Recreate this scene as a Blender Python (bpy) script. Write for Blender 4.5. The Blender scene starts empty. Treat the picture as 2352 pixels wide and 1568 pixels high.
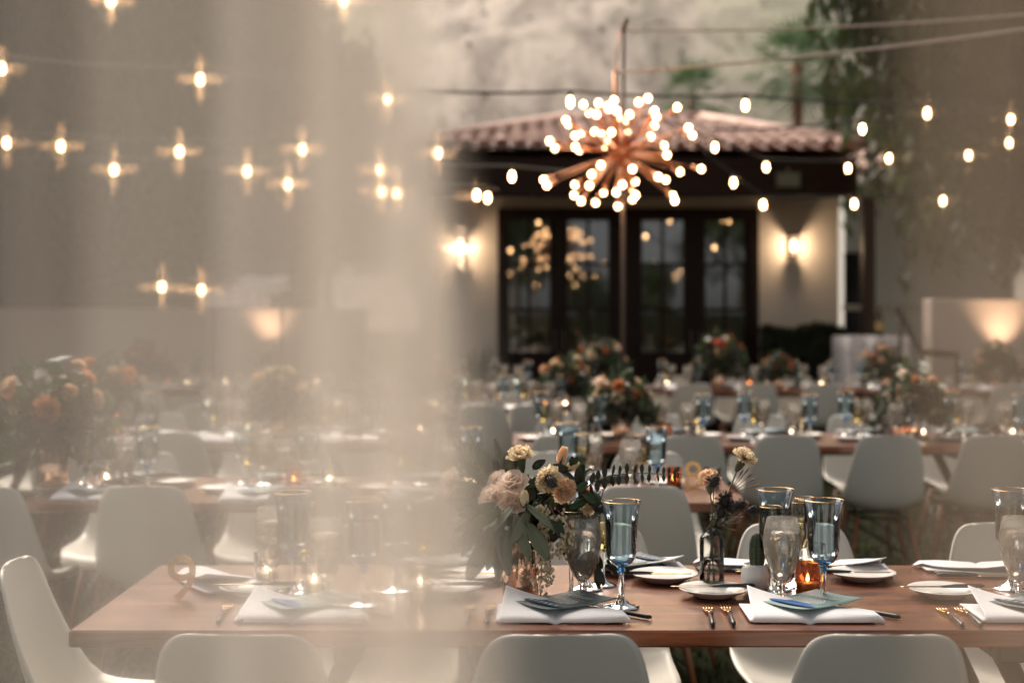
import bpy, math, random
from math import sin, cos, pi, radians, sqrt, exp
from mathutils import Vector, Matrix

random.seed(7)
sc = bpy.context.scene
col = sc.collection

# ------------------------------------------------------------------ camera, world, sun, exposure
F, CX, HY, CAMH = 3267.0, 1176.0, 718.0, 1.42      # focal length in photo pixels (2352 wide), centre, horizon, eye height
cam_d = bpy.data.cameras.new("camera"); cam = bpy.data.objects.new("camera", cam_d); col.objects.link(cam)
cam.location = (0, 0, CAMH); cam.rotation_euler = (pi/2, 0, 0)
cam_d.lens = 50.0; cam_d.sensor_width = 36.0
cam_d.shift_y = -(784 - HY) / 2352.0
cam_d.clip_start = 0.02; cam_d.clip_end = 4000
cam_d.dof.use_dof = True; cam_d.dof.focus_distance = 3.22; cam_d.dof.aperture_fstop = 2.3
sc.camera = cam

world = bpy.data.worlds.new("World"); sc.world = world; world.use_nodes = True
wn = world.node_tree.nodes; wl = world.node_tree.links
SUN_EL, SUN_ROT = radians(43), radians(-28)
bg = wn["Background"]
sky = wn.new("ShaderNodeTexSky"); sky.sky_type = 'NISHITA'; sky.sun_disc = False
sky.sun_elevation = SUN_EL; sky.sun_rotation = SUN_ROT
sky.air_density = 1.0; sky.dust_density = 1.2; sky.ozone_density = 0.6
hs = wn.new("ShaderNodeHueSaturation"); hs.inputs["Saturation"].default_value = 0.12
wl.new(sky.outputs[0], hs.inputs["Color"]); wl.new(hs.outputs[0], bg.inputs["Color"])
bg.inputs["Strength"].default_value = 0.025

sun_d = bpy.data.lights.new("sun", 'SUN'); sun = bpy.data.objects.new("sun", sun_d); col.objects.link(sun)
sun_d.energy = 2.0; sun_d.angle = radians(60); sun_d.color = (1.0, 0.87, 0.74)
sdir = Vector((sin(SUN_ROT)*cos(SUN_EL), cos(SUN_ROT)*cos(SUN_EL), sin(SUN_EL)))   # towards the sun
sun.rotation_euler = sdir.to_track_quat('Z', 'Y').to_euler(); sun.location = (0, 0, 30)

vs = sc.view_settings
vs.view_transform = 'Standard'; vs.look = 'None'; vs.gamma = 1.0; vs.use_curve_mapping = False
vs.exposure = 1.95
sc.render.engine = 'CYCLES'
cy = sc.cycles
cy.use_denoising = True
cy.max_bounces = 10; cy.transparent_max_bounces = 28; cy.transmission_bounces = 8; cy.glossy_bounces = 4; cy.diffuse_bounces = 3
cy.caustics_reflective = False; cy.caustics_refractive = False; cy.blur_glossy = 0.5
cy.sample_clamp_indirect = 8.0

def at(px, py, y):                      # photo pixel + distance -> point
    return Vector(((px - CX) / F * y, y, CAMH + (HY - py) / F * y))
TH = 0.75
def tp(px, py, h=0.0):                  # photo pixel -> point on the table-top plane
    y = F * (CAMH - TH - h) / (py - HY)
    return Vector(((px - CX) / F * y, y, TH + h))

# ------------------------------------------------------------------ helpers
class MB:
    def __init__(s): s.v = []; s.f = []
    def add(s, vs_, fs_):
        n = len(s.v); s.v += [tuple(q) for q in vs_]; s.f += [tuple(i + n for i in f) for f in fs_]; return s
    def box(s, c, d, rot=None):
        x, y, z = d[0]/2, d[1]/2, d[2]/2
        p = [Vector(q) for q in ((-x,-y,-z),(x,-y,-z),(x,y,-z),(-x,y,-z),(-x,-y,z),(x,-y,z),(x,y,z),(-x,y,z))]
        if rot is not None: p = [rot @ q for q in p]
        c = Vector(c)
        return s.add([q + c for q in p], [(0,3,2,1),(4,5,6,7),(0,1,5,4),(1,2,6,5),(2,3,7,6),(3,0,4,7)])
    def box2(s, a, b):
        return s.box([(a[i]+b[i])/2 for i in range(3)], [abs(b[i]-a[i]) for i in range(3)])
    def bbox(s, c, d, r=0.004):         # box with chamfered edges
        x, y, z = d[0]/2, d[1]/2, d[2]/2; c = Vector(c); vs_ = []
        for sx in (-1,1):
            for sy in (-1,1):
                for sz in (-1,1):
                    vs_ += [c+Vector((sx*(x-r),sy*(y-r),sz*z)), c+Vector((sx*(x-r),sy*y,sz*(z-r))), c+Vector((sx*x,sy*(y-r),sz*(z-r)))]
        def i(sx,sy,sz,k): return ((sx>0)*4+(sy>0)*2+(sz>0))*3+k
        fs = []
        for q in (-1,1):
            fs.append((i(-1,-1,q,0),i(1,-1,q,0),i(1,1,q,0),i(-1,1,q,0))); fs.append((i(-1,q,-1,1),i(1,q,-1,1),i(1,q,1,1),i(-1,q,1,1))); fs.append((i(q,-1,-1,2),i(q,1,-1,2),i(q,1,1,2),i(q,-1,1,2)))
        for a in (-1,1):
            for b in (-1,1):
                fs.append((i(-1,a,b,0),i(1,a,b,0),i(1,a,b,1),i(-1,a,b,1)))
                fs.append((i(a,-1,b,0),i(a,1,b,0),i(a,1,b,2),i(a,-1,b,2)))
                fs.append((i(a,b,-1,1),i(a,b,1,1),i(a,b,1,2),i(a,b,-1,2)))
                for c3 in (-1,1): fs.append((i(a,b,c3,0),i(a,b,c3,1),i(a,b,c3,2)))
        return s.add(vs_, fs)
    def lathe(s, prof, n=28, c=(0,0,0), close=False, wob=None):
        vs_ = []; fs = []; m = len(prof)
        for j in range(n):
            a = 2*pi*j/n
            for k, (r, z) in enumerate(prof):
                rr = r * (wob(a, z) if wob else 1)
                vs_.append((c[0]+rr*cos(a), c[1]+rr*sin(a), c[2]+z))
        for j in range(n):
            j2 = (j+1) % n
            for k in range(m-1):
                fs.append((j*m+k, j2*m+k, j2*m+k+1, j*m+k+1))
        return s.add(vs_, fs)
    def tube(s, pts, rad, n=6, cap=True):
        pts = [Vector(p) for p in pts]; m = len(pts)
        if not hasattr(rad, '__len__'): rad = [rad]*m
        vs_ = []; fs = []; up = None
        for i, p in enumerate(pts):
            t = (pts[min(i+1,m-1)] - pts[max(i-1,0)])
            if t.length < 1e-9: t = Vector((0,0,1))
            t.normalize()
            if up is None: up = Vector((0,0,1)) if abs(t.z) < .9 else Vector((1,0,0))
            a = t.cross(up)
            if a.length < 1e-5: a = t.cross(Vector((0,1,0)))
            a.normalize(); b = a.cross(t).normalized(); up = b
            for j in range(n):
                w = 2*pi*j/n; vs_.append(p + a*cos(w)*rad[i] + b*sin(w)*rad[i])
        for i in range(m-1):
            for j in range(n):
                j2 = (j+1) % n; fs.append((i*n+j, i*n+j2, (i+1)*n+j2, (i+1)*n+j))
        if cap: fs += [tuple(range(n-1,-1,-1)), tuple((m-1)*n+j for j in range(n))]
        return s.add(vs_, fs)
    def sphere(s, c, r, nu=10, nv=7, sc_=(1,1,1)):
        vs_ = []; fs = []
        for i in range(nv+1):
            th = pi*i/nv
            for j in range(nu):
                ph = 2*pi*j/nu; vs_.append((c[0]+r*sc_[0]*sin(th)*cos(ph), c[1]+r*sc_[1]*sin(th)*sin(ph), c[2]+r*sc_[2]*cos(th)))
        for i in range(nv):
            for j in range(nu):
                j2 = (j+1)%nu; fs.append((i*nu+j,(i+1)*nu+j,(i+1)*nu+j2,i*nu+j2))
        return s.add(vs_, fs)
    def grid(s, fn, nu, nv):
        vs_ = [fn(i/nu, j/nv) for j in range(nv+1) for i in range(nu+1)]
        fs = [(j*(nu+1)+i, j*(nu+1)+i+1, (j+1)*(nu+1)+i+1, (j+1)*(nu+1)+i) for j in range(nv) for i in range(nu)]
        return s.add(vs_, fs)
    def sheet(s, fn, nu, nv, t):        # closed thin slab: fn(u,v)->(top point); offset down the normal
        P = [[Vector(fn(i/nu, j/nv)) for i in range(nu+1)] for j in range(nv+1)]
        N = []
        for j in range(nv+1):
            for i in range(nu+1):
                a = P[j][min(i+1,nu)] - P[j][max(i-1,0)]; b = P[min(j+1,nv)][i] - P[max(j-1,0)][i]
                n_ = a.cross(b); n_ = n_.normalized() if n_.length > 1e-9 else Vector((0,0,1)); N.append(n_)
        top = [P[j][i] for j in range(nv+1) for i in range(nu+1)]; bot = [p - n_*t for p, n_ in zip(top, N)]
        w = nu+1; K = len(top)
        fs = [(j*w+i, j*w+i+1, (j+1)*w+i+1, (j+1)*w+i) for j in range(nv) for i in range(nu)]
        fs += [(K+j*w+i, K+(j+1)*w+i, K+(j+1)*w+i+1, K+j*w+i+1) for j in range(nv) for i in range(nu)]
        ring = [i for i in range(w)] + [j*w+nu for j in range(1,nv+1)] + [nv*w+i for i in range(nu-1,-1,-1)] + [j*w for j in range(nv-1,0,-1)]
        for a, b in zip(ring, ring[1:]+ring[:1]): fs.append((b, a, K+a, K+b))
        return s.add(top+bot, fs)
    def mesh(s, name, smooth=True):
        me = bpy.data.meshes.new(name); me.from_pydata(s.v, [], s.f)
        if smooth: me.polygons.foreach_set('use_smooth', [True]*len(me.polygons))
        me.update(); return me
    def build(s, name, m, parent=None, smooth=True):
        me = s.mesh(name, smooth); return put(name, me, m, parent)

def put(name, me, m, parent=None, loc=None, rot=None):
    if m is not None and not me.materials: me.materials.append(m)
    o = bpy.data.objects.new(name, me); col.objects.link(o); o.parent = parent
    if loc is not None: o.location = loc
    if rot is not None: o.rotation_euler = rot
    return o
def tag(o, label=None, cat=None, group=None, kind=None):
    for k, v_ in (('label',label),('category',cat),('group',group),('kind',kind)):
        if v_: o[k] = v_
    return o
def thing(name, label, cat, loc=(0,0,0), rz=0.0, group=None):
    o = bpy.data.objects.new(name, None); col.objects.link(o); o.empty_display_size = .05
    o.location = loc; o.rotation_euler = (0,0,rz); return tag(o, label, cat, group)
def copy_tree(o, parent=None):
    c = o.copy(); col.objects.link(c); c.parent = parent
    for ch in list(o.children): copy_tree(ch, c)
    return c
class Proto:                            # first place() moves the prototype itself, later ones copy it
    def __init__(s, root): s.root = root; s.used = False
    def place(s, loc, rz=0.0, label=None, group=None, sc_=None):
        o = copy_tree(s.root) if s.used else s.root
        s.used = True
        o.location = loc; o.rotation_euler = (0,0,rz)
        if sc_ is not None: o.scale = (sc_,)*3 if not hasattr(sc_, '__len__') else sc_
        if label: o['label'] = label
        if group: o['group'] = group
        elif 'group' in o: del o['group']
        return o
    def drop(s):
        if not s.used:
            for ch in list(s.root.children_recursive): bpy.data.objects.remove(ch)
            bpy.data.objects.remove(s.root)

# ------------------------------------------------------------------ materials
def new_mat(name):
    m = bpy.data.materials.new(name); m.use_nodes = True
    nt = m.node_tree; return m, nt.nodes, nt.links, nt.nodes["Principled BSDF"]
def rgb(c): return (c[0], c[1], c[2], 1)
def pm(name, c, rough=.5, metal=0.0, var=.12, scale=12.0, bump=0.0, bscale=80.0, stretch=(1,1,1), spec=.5, sheen=0, trans=0, sss=0):
    m, n, l, p = new_mat(name)
    p.inputs["Roughness"].default_value = rough; p.inputs["Metallic"].default_value = metal
    p.inputs["Specular IOR Level"].default_value = spec
    p.inputs["Sheen Weight"].default_value = sheen
    tc = n.new("ShaderNodeTexCoord"); mp = n.new("ShaderNodeMapping"); mp.inputs["Scale"].default_value = stretch
    l.new(tc.outputs["Object"], mp.inputs["Vector"])
    tex = n.new("ShaderNodeTexNoise"); tex.inputs["Scale"].default_value = scale; tex.inputs["Detail"].default_value = 5
    l.new(mp.outputs[0], tex.inputs["Vector"])
    mx = n.new("ShaderNodeMix"); mx.data_type = 'RGBA'
    mx.inputs["A"].default_value = rgb([q*(1-var) for q in c]); mx.inputs["B"].default_value = rgb([min(1,q*(1+var)) for q in c])
    l.new(tex.outputs["Fac"], mx.inputs["Factor"]); l.new(mx.outputs["Result"], p.inputs["Base Color"])
    if bump:
        t2 = n.new("ShaderNodeTexNoise"); t2.inputs["Scale"].default_value = bscale; t2.inputs["Detail"].default_value = 4
        l.new(mp.outputs[0], t2.inputs["Vector"])
        b = n.new("ShaderNodeBump"); b.inputs["Strength"].default_value = bump; b.inputs["Distance"].default_value = .01
        l.new(t2.outputs["Fac"], b.inputs["Height"]); l.new(b.outputs[0], p.inputs["Normal"])
    if trans:                           # thin leaves and petals let light through
        out = n["Material Output"]; tr = n.new("ShaderNodeBsdfTranslucent"); ms = n.new("ShaderNodeMixShader")
        l.new(mx.outputs["Result"], tr.inputs["Color"]); ms.inputs[0].default_value = trans
        l.new(p.outputs[0], ms.inputs[1]); l.new(tr.outputs[0], ms.inputs[2]); l.new(ms.outputs[0], out.inputs["Surface"])
    return m
def emis(name, c, s):
    m, n, l, p = new_mat(name); n.remove(p); e = n.new("ShaderNodeEmission")
    e.inputs["Color"].default_value = rgb(c); e.inputs["Strength"].default_value = s
    l.new(e.outputs[0], n["Material Output"].inputs["Surface"]); return m
def wood(name, dark, light, rough=.3, axis=(1.2,14,14), coat=.0, spec=.5):
    m, n, l, p = new_mat(name)
    tc = n.new("ShaderNodeTexCoord"); mp = n.new("ShaderNodeMapping"); mp.inputs["Scale"].default_value = axis
    l.new(tc.outputs["Object"], mp.inputs["Vector"])
    t = n.new("ShaderNodeTexNoise"); t.inputs["Scale"].default_value = 3.0; t.inputs["Detail"].default_value = 8; t.inputs["Distortion"].default_value = 1.2
    l.new(mp.outputs[0], t.inputs["Vector"])
    cr = n.new("ShaderNodeValToRGB"); cr.color_ramp.elements[0].position = .32; cr.color_ramp.elements[1].position = .7
    cr.color_ramp.elements[0].color = rgb(dark); cr.color_ramp.elements[1].color = rgb(light)
    l.new(t.outputs["Fac"], cr.inputs[0])
    mp2 = n.new("ShaderNodeMapping"); mp2.inputs["Scale"].default_value = (axis[0]*2, axis[1]*8, axis[2]*8); l.new(tc.outputs["Object"], mp2.inputs["Vector"])
    t2 = n.new("ShaderNodeTexNoise"); t2.inputs["Scale"].default_value = 4; t2.inputs["Detail"].default_value = 4; l.new(mp2.outputs[0], t2.inputs["Vector"])
    mx = n.new("ShaderNodeMix"); mx.data_type = 'RGBA'; mx.blend_type = 'MULTIPLY'; mx.inputs["Factor"].default_value = .5
    l.new(cr.outputs[0], mx.inputs["A"]); l.new(t2.outputs["Color"], mx.inputs["B"])
    l.new(mx.outputs["Result"], p.inputs["Base Color"])
    mr = n.new("ShaderNodeMapRange"); mr.inputs["To Min"].default_value = rough*.8; mr.inputs["To Max"].default_value = rough*1.35
    l.new(t.outputs["Fac"], mr.inputs["Value"]); l.new(mr.outputs[0], p.inputs["Roughness"])
    b = n.new("ShaderNodeBump"); b.inputs["Strength"].default_value = .12; b.inputs["Distance"].default_value = .004
    l.new(t2.outputs["Fac"], b.inputs["Height"]); l.new(b.outputs[0], p.inputs["Normal"])
    p.inputs["Coat Weight"].default_value = coat; p.inputs["Coat Roughness"].default_value = .2; p.inputs["Specular IOR Level"].default_value = spec
    return m
def thin_glass(name, tint, edge, refl=1.0, frost=0.0, fc=(.82,.81,.78)):
    m, n, l, p = new_mat(name); n.remove(p)
    lw = n.new("ShaderNodeLayerWeight"); lw.inputs["Blend"].default_value = .28
    mx = n.new("ShaderNodeMix"); mx.data_type = 'RGBA'; mx.inputs["A"].default_value = rgb(tint); mx.inputs["B"].default_value = rgb(edge)
    l.new(lw.outputs["Facing"], mx.inputs["Factor"])
    tr = n.new("ShaderNodeBsdfTransparent"); l.new(mx.outputs["Result"], tr.inputs["Color"])
    gl = n.new("ShaderNodeBsdfGlossy"); gl.inputs["Roughness"].default_value = .02
    fr = n.new("ShaderNodeFresnel"); fr.inputs["IOR"].default_value = 1.5
    mu = n.new("ShaderNodeMath"); mu.operation = 'MULTIPLY'; mu.inputs[1].default_value = refl; l.new(fr.outputs[0], mu.inputs[0])
    ms = n.new("ShaderNodeMixShader"); l.new(mu.outputs[0], ms.inputs[0]); l.new(tr.outputs[0], ms.inputs[1]); l.new(gl.outputs[0], ms.inputs[2])
    last = ms.outputs[0]
    if frost:
        tc = n.new("ShaderNodeTexCoord"); tx = n.new("ShaderNodeTexNoise"); tx.inputs["Scale"].default_value = 14; l.new(tc.outputs["Object"], tx.inputs["Vector"])
        mr = n.new("ShaderNodeMapRange"); mr.inputs["From Min"].default_value = .35; mr.inputs["From Max"].default_value = .7; mr.inputs["To Min"].default_value = frost*.4; mr.inputs["To Max"].default_value = frost
        l.new(tx.outputs["Fac"], mr.inputs["Value"])
        df = n.new("ShaderNodeBsdfTranslucent"); df.inputs["Color"].default_value = rgb(fc)
        d2 = n.new("ShaderNodeBsdfDiffuse"); d2.inputs["Color"].default_value = rgb(fc)
        m0 = n.new("ShaderNodeMixShader"); m0.inputs[0].default_value = .5; l.new(df.outputs[0], m0.inputs[1]); l.new(d2.outputs[0], m0.inputs[2])
        m2 = n.new("ShaderNodeMixShader"); l.new(mr.outputs[0], m2.inputs[0]); l.new(last, m2.inputs[1]); l.new(m0.outputs[0], m2.inputs[2]); last = m2.outputs[0]
    l.new(last, n["Material Output"].inputs["Surface"]); return m
def solid_glass(name, c, ior=1.45, rough=.0):
    m, n, l, p = new_mat(name); n.remove(p); g = n.new("ShaderNodeBsdfGlass")
    g.inputs["Color"].default_value = rgb(c); g.inputs["IOR"].default_value = ior; g.inputs["Roughness"].default_value = rough
    l.new(g.outputs[0], n["Material Output"].inputs["Surface"]); return m

M = {}
M['shell'] = pm('white_plastic', (.73,.705,.63), .34, var=.02, scale=6, bump=.02, bscale=300)
M['dowel'] = wood('red_maple', (.26,.08,.03), (.48,.17,.07), .4, (9,9,1.2))
M['wire'] = pm('black_wire', (.02,.02,.02), .4)
M['table'] = wood('walnut_top', (.075,.018,.007), (.33,.096,.034), .3, (1.0,13,13), coat=.6)
M['table_edge'] = wood('walnut_edge', (.06,.022,.011), (.17,.062,.03), .35, (1.0,13,13))
M['iron'] = pm('dark_iron', (.035,.028,.024), .5, .6)
M['ceramic'] = pm('white_ceramic', (.74,.74,.72), .12, var=.02)
M['gold'] = pm('brushed_gold', (.78,.5,.25), .22, 1.0, var=.06)
M['black_handle'] = pm('black_resin', (.018,.015,.014), .3)
M['linen'] = pm('white_linen', (.78,.77,.79), .85, var=.03, scale=30, bump=.12, bscale=700, sheen=.2)
M['blue_bowl'] = thin_glass('blue_glass', (.72,.85,.91), (.15,.30,.44), 2.0)
M['blue_deep'] = solid_glass('blue_solid_glass', (.28,.55,.85))
M['clear_bowl'] = thin_glass('clear_glass', (.95,.95,.94), (.34,.32,.29), 2.2)
M['frost_bowl'] = thin_glass('chilled_glass', (.95,.95,.94), (.38,.36,.33), 1.4, frost=.36, fc=(.92,.85,.75))
M['clear_solid'] = solid_glass('clear_solid_glass', (.97,.97,.96))
M['water'] = solid_glass('iced_water', (.97,.95,.92), 1.33, .03)
M['wine'] = solid_glass('white_wine', (.95,.87,.6), 1.34, .0)
M['amber'] = thin_glass('amber_glass', (.8,.30,.10), (.30,.06,.015), 1.6, frost=.6, fc=(.3,.085,.028))
M['wax'] = pm('candle_wax', (.8,.74,.62), .5, trans=.3)
M['flame'] = emis('candle_flame', (1,.72,.42), 10)
M['bulb'] = emis('lit_bulb', (1,.55,.25), 8)
M['bulb2'] = emis('lit_string_bulb', (1,.55,.24), 11)
M['copper'] = pm('copper', (.75,.36,.2), .28, 1.0, var=.1)
M['copper_vase'] = pm('hammered_copper', (.8,.5,.34), .12, 1.0, var=.1, scale=8, bump=.5, bscale=14)
M['steel'] = pm('pole_steel', (.16,.12,.1), .45, .5)
M['cable'] = pm('black_cable', (.02,.022,.02), .6)
M['rope'] = pm('pale_rope', (.5,.42,.35), .9)
M['stucco'] = pm('cream_stucco', (.64,.59,.52), .9, var=.06, scale=4, bump=.3, bscale=60)
M['white_wall'] = pm('white_stucco', (.68,.68,.65), .9, var=.05, scale=2, bump=.25, bscale=50)
M['pink_wall'] = pm('sand_stucco', (.52,.44,.38), .9, var=.07, scale=2, bump=.3, bscale=50)
M['tile'] = pm('clay_tile', (.66,.44,.37), .8, var=.22, scale=5, bump=.3, bscale=40)
M['dark_wood'] = wood('dark_stained_wood', (.02,.010,.007), (.05,.022,.014), .5, (2,2,9), spec=.15)
M['door_wood'] = wood('espresso_wood', (.016,.009,.007), (.032,.015,.010), .45, (9,9,1.5), spec=.15)
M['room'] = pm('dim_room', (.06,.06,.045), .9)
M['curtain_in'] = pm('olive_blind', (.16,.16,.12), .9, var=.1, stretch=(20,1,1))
M['trunk'] = pm('bark', (.10,.065,.045), .9, var=.4, scale=6, bump=.6, bscale=25, stretch=(1,1,.2))
M['palm_trunk'] = pm('palm_bark', (.40,.19,.12), .9, var=.3, scale=2, bump=.5, bscale=8, stretch=(.4,.4,3))
M['leaf_dark'] = pm('dark_foliage', (.06,.075,.032), .6, var=.6, scale=1.5, trans=.35)
M['leaf_mid'] = pm('olive_foliage', (.085,.12,.05), .6, var=.45, scale=.8, trans=.35)
M['leaf_palm'] = pm('palm_leaf', (.11,.19,.08), .5, var=.4, scale=.6, trans=.25)
M['hedge'] = pm('hedge_leaf', (.032,.042,.02), .6, var=.5, scale=6, trans=.2)
M['euc'] = pm('eucalyptus_leaf', (.17,.20,.13), .55, var=.25, scale=14, trans=.25)
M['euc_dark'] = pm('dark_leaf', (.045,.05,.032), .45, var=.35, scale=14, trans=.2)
M['green_leaf'] = pm('green_leaf', (.05,.09,.035), .4, var=.35, scale=20, trans=.25)
M['stem'] = pm('green_stem', (.07,.075,.035), .5)
M['red_stem'] = pm('red_stem', (.22,.075,.06), .5)
M['petal_peach'] = pm('peach_petal', (.90,.66,.46), .7, var=.12, scale=40, trans=.5)
M['petal_blush'] = pm('blush_petal', (.95,.80,.69), .7, var=.08, scale=30, trans=.5)
M['petal_cream'] = pm('cream_petal', (.92,.78,.56), .7, var=.1, scale=40, trans=.5)
M['petal_orange'] = pm('orange_petal', (.80,.36,.17), .7, var=.2, scale=30, trans=.3)
M['petal_red'] = pm('coral_petal', (.74,.2,.12), .7, var=.2, scale=30, trans=.3)
M['bell'] = pm('pieris_bud', (.74,.64,.45), .6, var=.2, scale=60, trans=.25)
M['thistle'] = pm('thistle_spike', (.03,.022,.02), .6, var=.4, scale=80)
M['cactus'] = pm('cactus_skin', (.035,.06,.03), .6, var=.3, scale=60)
M['spine'] = pm('cactus_spine', (.6,.55,.4), .6)
M['soil'] = pm('white_gravel', (.6,.57,.52), .9, var=.4, scale=200)
M['print'] = pm('white_ink', (.82,.83,.8), .7)
M['card_dark'] = pm('slate_card', (.075,.11,.12), .6, var=.3, scale=9)
M['card_teal'] = pm('sage_card', (.22,.34,.33), .6, var=.3, scale=9)
M['stroke'] = pm('indigo_brushstroke', (.008,.045,.10), .6, var=.5, scale=25)
M['stroke_b'] = pm('blue_brushstroke', (.015,.11,.36), .6, var=.5, scale=25)
M['speaker'] = pm('grey_speaker', (.17,.17,.12), .7)
M['can'] = pm('uplight_can', (.03,.028,.025), .5, .4)

# lawn
def lawn_mat():
    m, n, l, p = new_mat('lawn'); tc = n.new("ShaderNodeTexCoord")
    t = n.new("ShaderNodeTexNoise"); t.inputs["Scale"].default_value = 3; t.inputs["Detail"].default_value = 8; l.new(tc.outputs["Object"], t.inputs["Vector"])
    cr = n.new("ShaderNodeValToRGB"); cr.color_ramp.elements[0].color = (.012,.013,.006,1); cr.color_ramp.elements[1].color = (.026,.029,.013,1)
    cr.color_ramp.elements[0].position = .3; cr.color_ramp.elements[1].position = .7
    l.new(t.outputs["Fac"], cr.inputs[0]); l.new(cr.outputs[0], p.inputs["Base Color"]); p.inputs["Roughness"].default_value = 1.0; p.inputs["Specular IOR Level"].default_value = .05
    t2 = n.new("ShaderNodeTexNoise"); t2.inputs["Scale"].default_value = 60; l.new(tc.outputs["Object"], t2.inputs["Vector"])
    b = n.new("ShaderNodeBump"); b.inputs["Strength"].default_value = .6; b.inputs["Distance"].default_value = .03
    l.new(t2.outputs["Fac"], b.inputs["Height"]); l.new(b.outputs[0], p.inputs["Normal"]); return m
M['lawn'] = lawn_mat()
def mountain_mat():
    m, n, l, p = new_mat('desert_slope'); tc = n.new("ShaderNodeTexCoord")
    def noise(s, d, dist=0):
        t = n.new("ShaderNodeTexNoise"); t.inputs["Scale"].default_value = s; t.inputs["Detail"].default_value = d; t.inputs["Distortion"].default_value = dist
        l.new(tc.outputs["Object"], t.inputs["Vector"]); return t
    mpm = n.new("ShaderNodeMapping"); mpm.inputs["Scale"].default_value = (1,.38,.38); l.new(tc.outputs["Object"], mpm.inputs["Vector"])
    a = noise(.22, 9, .4); g = noise(.04, 6)
    for q_ in (a, g): l.new(mpm.outputs[0], q_.inputs["Vector"])
    cr = n.new("ShaderNodeValToRGB"); e = cr.color_ramp.elements
    e[0].position = .43; e[0].color = (.33,.28,.24,1); e[1].position = .58; e[1].color = (.58,.50,.43,1)
    l.new(a.outputs["Fac"], cr.inputs[0])
    c2 = n.new("ShaderNodeValToRGB"); e = c2.color_ramp.elements; e[0].position = .44; e[0].color = (0,0,0,1); e[1].position = .62; e[1].color = (.55,.55,.55,1)
    l.new(g.outputs["Fac"], c2.inputs[0])
    mx = n.new("ShaderNodeMix"); mx.data_type = 'RGBA'; mx.inputs["B"].default_value = (.35,.38,.24,1)
    l.new(c2.outputs[0], mx.inputs["Factor"]); l.new(cr.outputs[0], mx.inputs["A"]); l.new(mx.outputs["Result"], p.inputs["Base Color"])
    p.inputs["Roughness"].default_value = .95
    b = n.new("ShaderNodeBump"); b.inputs["Strength"].default_value = .5; b.inputs["Distance"].default_value = 2
    l.new(a.outputs["Fac"], b.inputs["Height"]); l.new(b.outputs[0], p.inputs["Normal"]); return m
M['mountain'] = mountain_mat()
def tulle_mat(name, alpha, c, SCAT=.1):
    # net fabric: part is thread (diffuse + translucent), the open mesh lets light pass, and the fine
    # horizontal and vertical threads deflect some of it sideways or up and down, which draws the star crosses
    m, n, l, p = new_mat(name); n.remove(p)
    tc = n.new("ShaderNodeTexCoord"); geo = n.new("ShaderNodeNewGeometry")
    sc1 = n.new("ShaderNodeVectorMath"); sc1.operation = 'SCALE'; sc1.inputs["Scale"].default_value = 90000; l.new(tc.outputs["Object"], sc1.inputs[0])
    wnz = n.new("ShaderNodeTexWhiteNoise"); wnz.noise_dimensions = '3D'; l.new(sc1.outputs[0], wnz.inputs["Vector"])
    sep = n.new("ShaderNodeSeparateColor"); l.new(wnz.outputs["Color"], sep.inputs[0])
    def math(op, a, b=None):
        q = n.new("ShaderNodeMath"); q.operation = op
        for k, v_ in ((0,a),(1,b)):
            if v_ is None: continue
            if isinstance(v_, (int,float)): q.inputs[k].default_value = v_
            else: l.new(v_, q.inputs[k])
        return q.outputs[0]
    u = math('SUBTRACT', math('MULTIPLY', sep.outputs[0], 2.0), 1.0)
    t = math('MULTIPLY', math('POWER', math('ABSOLUTE', u), 2.6), math('SIGN', u))
    t = math('MULTIPLY', t, 0.08)
    hv = math('GREATER_THAN', sep.outputs[1], .5)
    w = math('MULTIPLY', math('SUBTRACT', sep.outputs[2], .5), .022)
    dx = math('ADD', math('MULTIPLY', t, hv), w); dz = math('MULTIPLY', t, math('SUBTRACT', 1.0, hv))
    cv = n.new("ShaderNodeCombineXYZ"); l.new(dx, cv.inputs[0]); l.new(dz, cv.inputs[2])
    ad = n.new("ShaderNodeVectorMath"); ad.operation = 'ADD'; l.new(geo.outputs["Incoming"], ad.inputs[0]); l.new(cv.outputs[0], ad.inputs[1])
    nm = n.new("ShaderNodeVectorMath"); nm.operation = 'NORMALIZE'; l.new(ad.outputs[0], nm.inputs[0])
    rf = n.new("ShaderNodeBsdfRefraction"); rf.inputs["IOR"].default_value = 1.25; rf.inputs["Roughness"].default_value = 0.0
    l.new(nm.outputs[0], rf.inputs["Normal"])
    tr = n.new("ShaderNodeBsdfTransparent")
    ms = n.new("ShaderNodeMixShader"); ms.inputs[0].default_value = SCAT; l.new(tr.outputs[0], ms.inputs[1]); l.new(rf.outputs[0], ms.inputs[2])
    d = n.new("ShaderNodeBsdfDiffuse"); d.inputs["Color"].default_value = rgb(c)
    t2 = n.new("ShaderNodeBsdfTranslucent"); t2.inputs["Color"].default_value = rgb(c)
    m3 = n.new("ShaderNodeMixShader"); m3.inputs[0].default_value = .65; l.new(d.outputs[0], m3.inputs[1]); l.new(t2.outputs[0], m3.inputs[2])
    m4 = n.new("ShaderNodeMixShader"); m4.inputs[0].default_value = alpha; l.new(ms.outputs[0], m4.inputs[1]); l.new(m3.outputs[0], m4.inputs[2])
    l.new(m4.outputs[0], n["Material Output"].inputs["Surface"]); return m

# ------------------------------------------------------------------ ground, mountain
g = MB(); g.grid(lambda u, v: (-2500+5000*u, -3000+3400*v, 0), 8, 8)
tag(g.build('lawn', M['lawn'], smooth=False), kind='structure')

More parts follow.
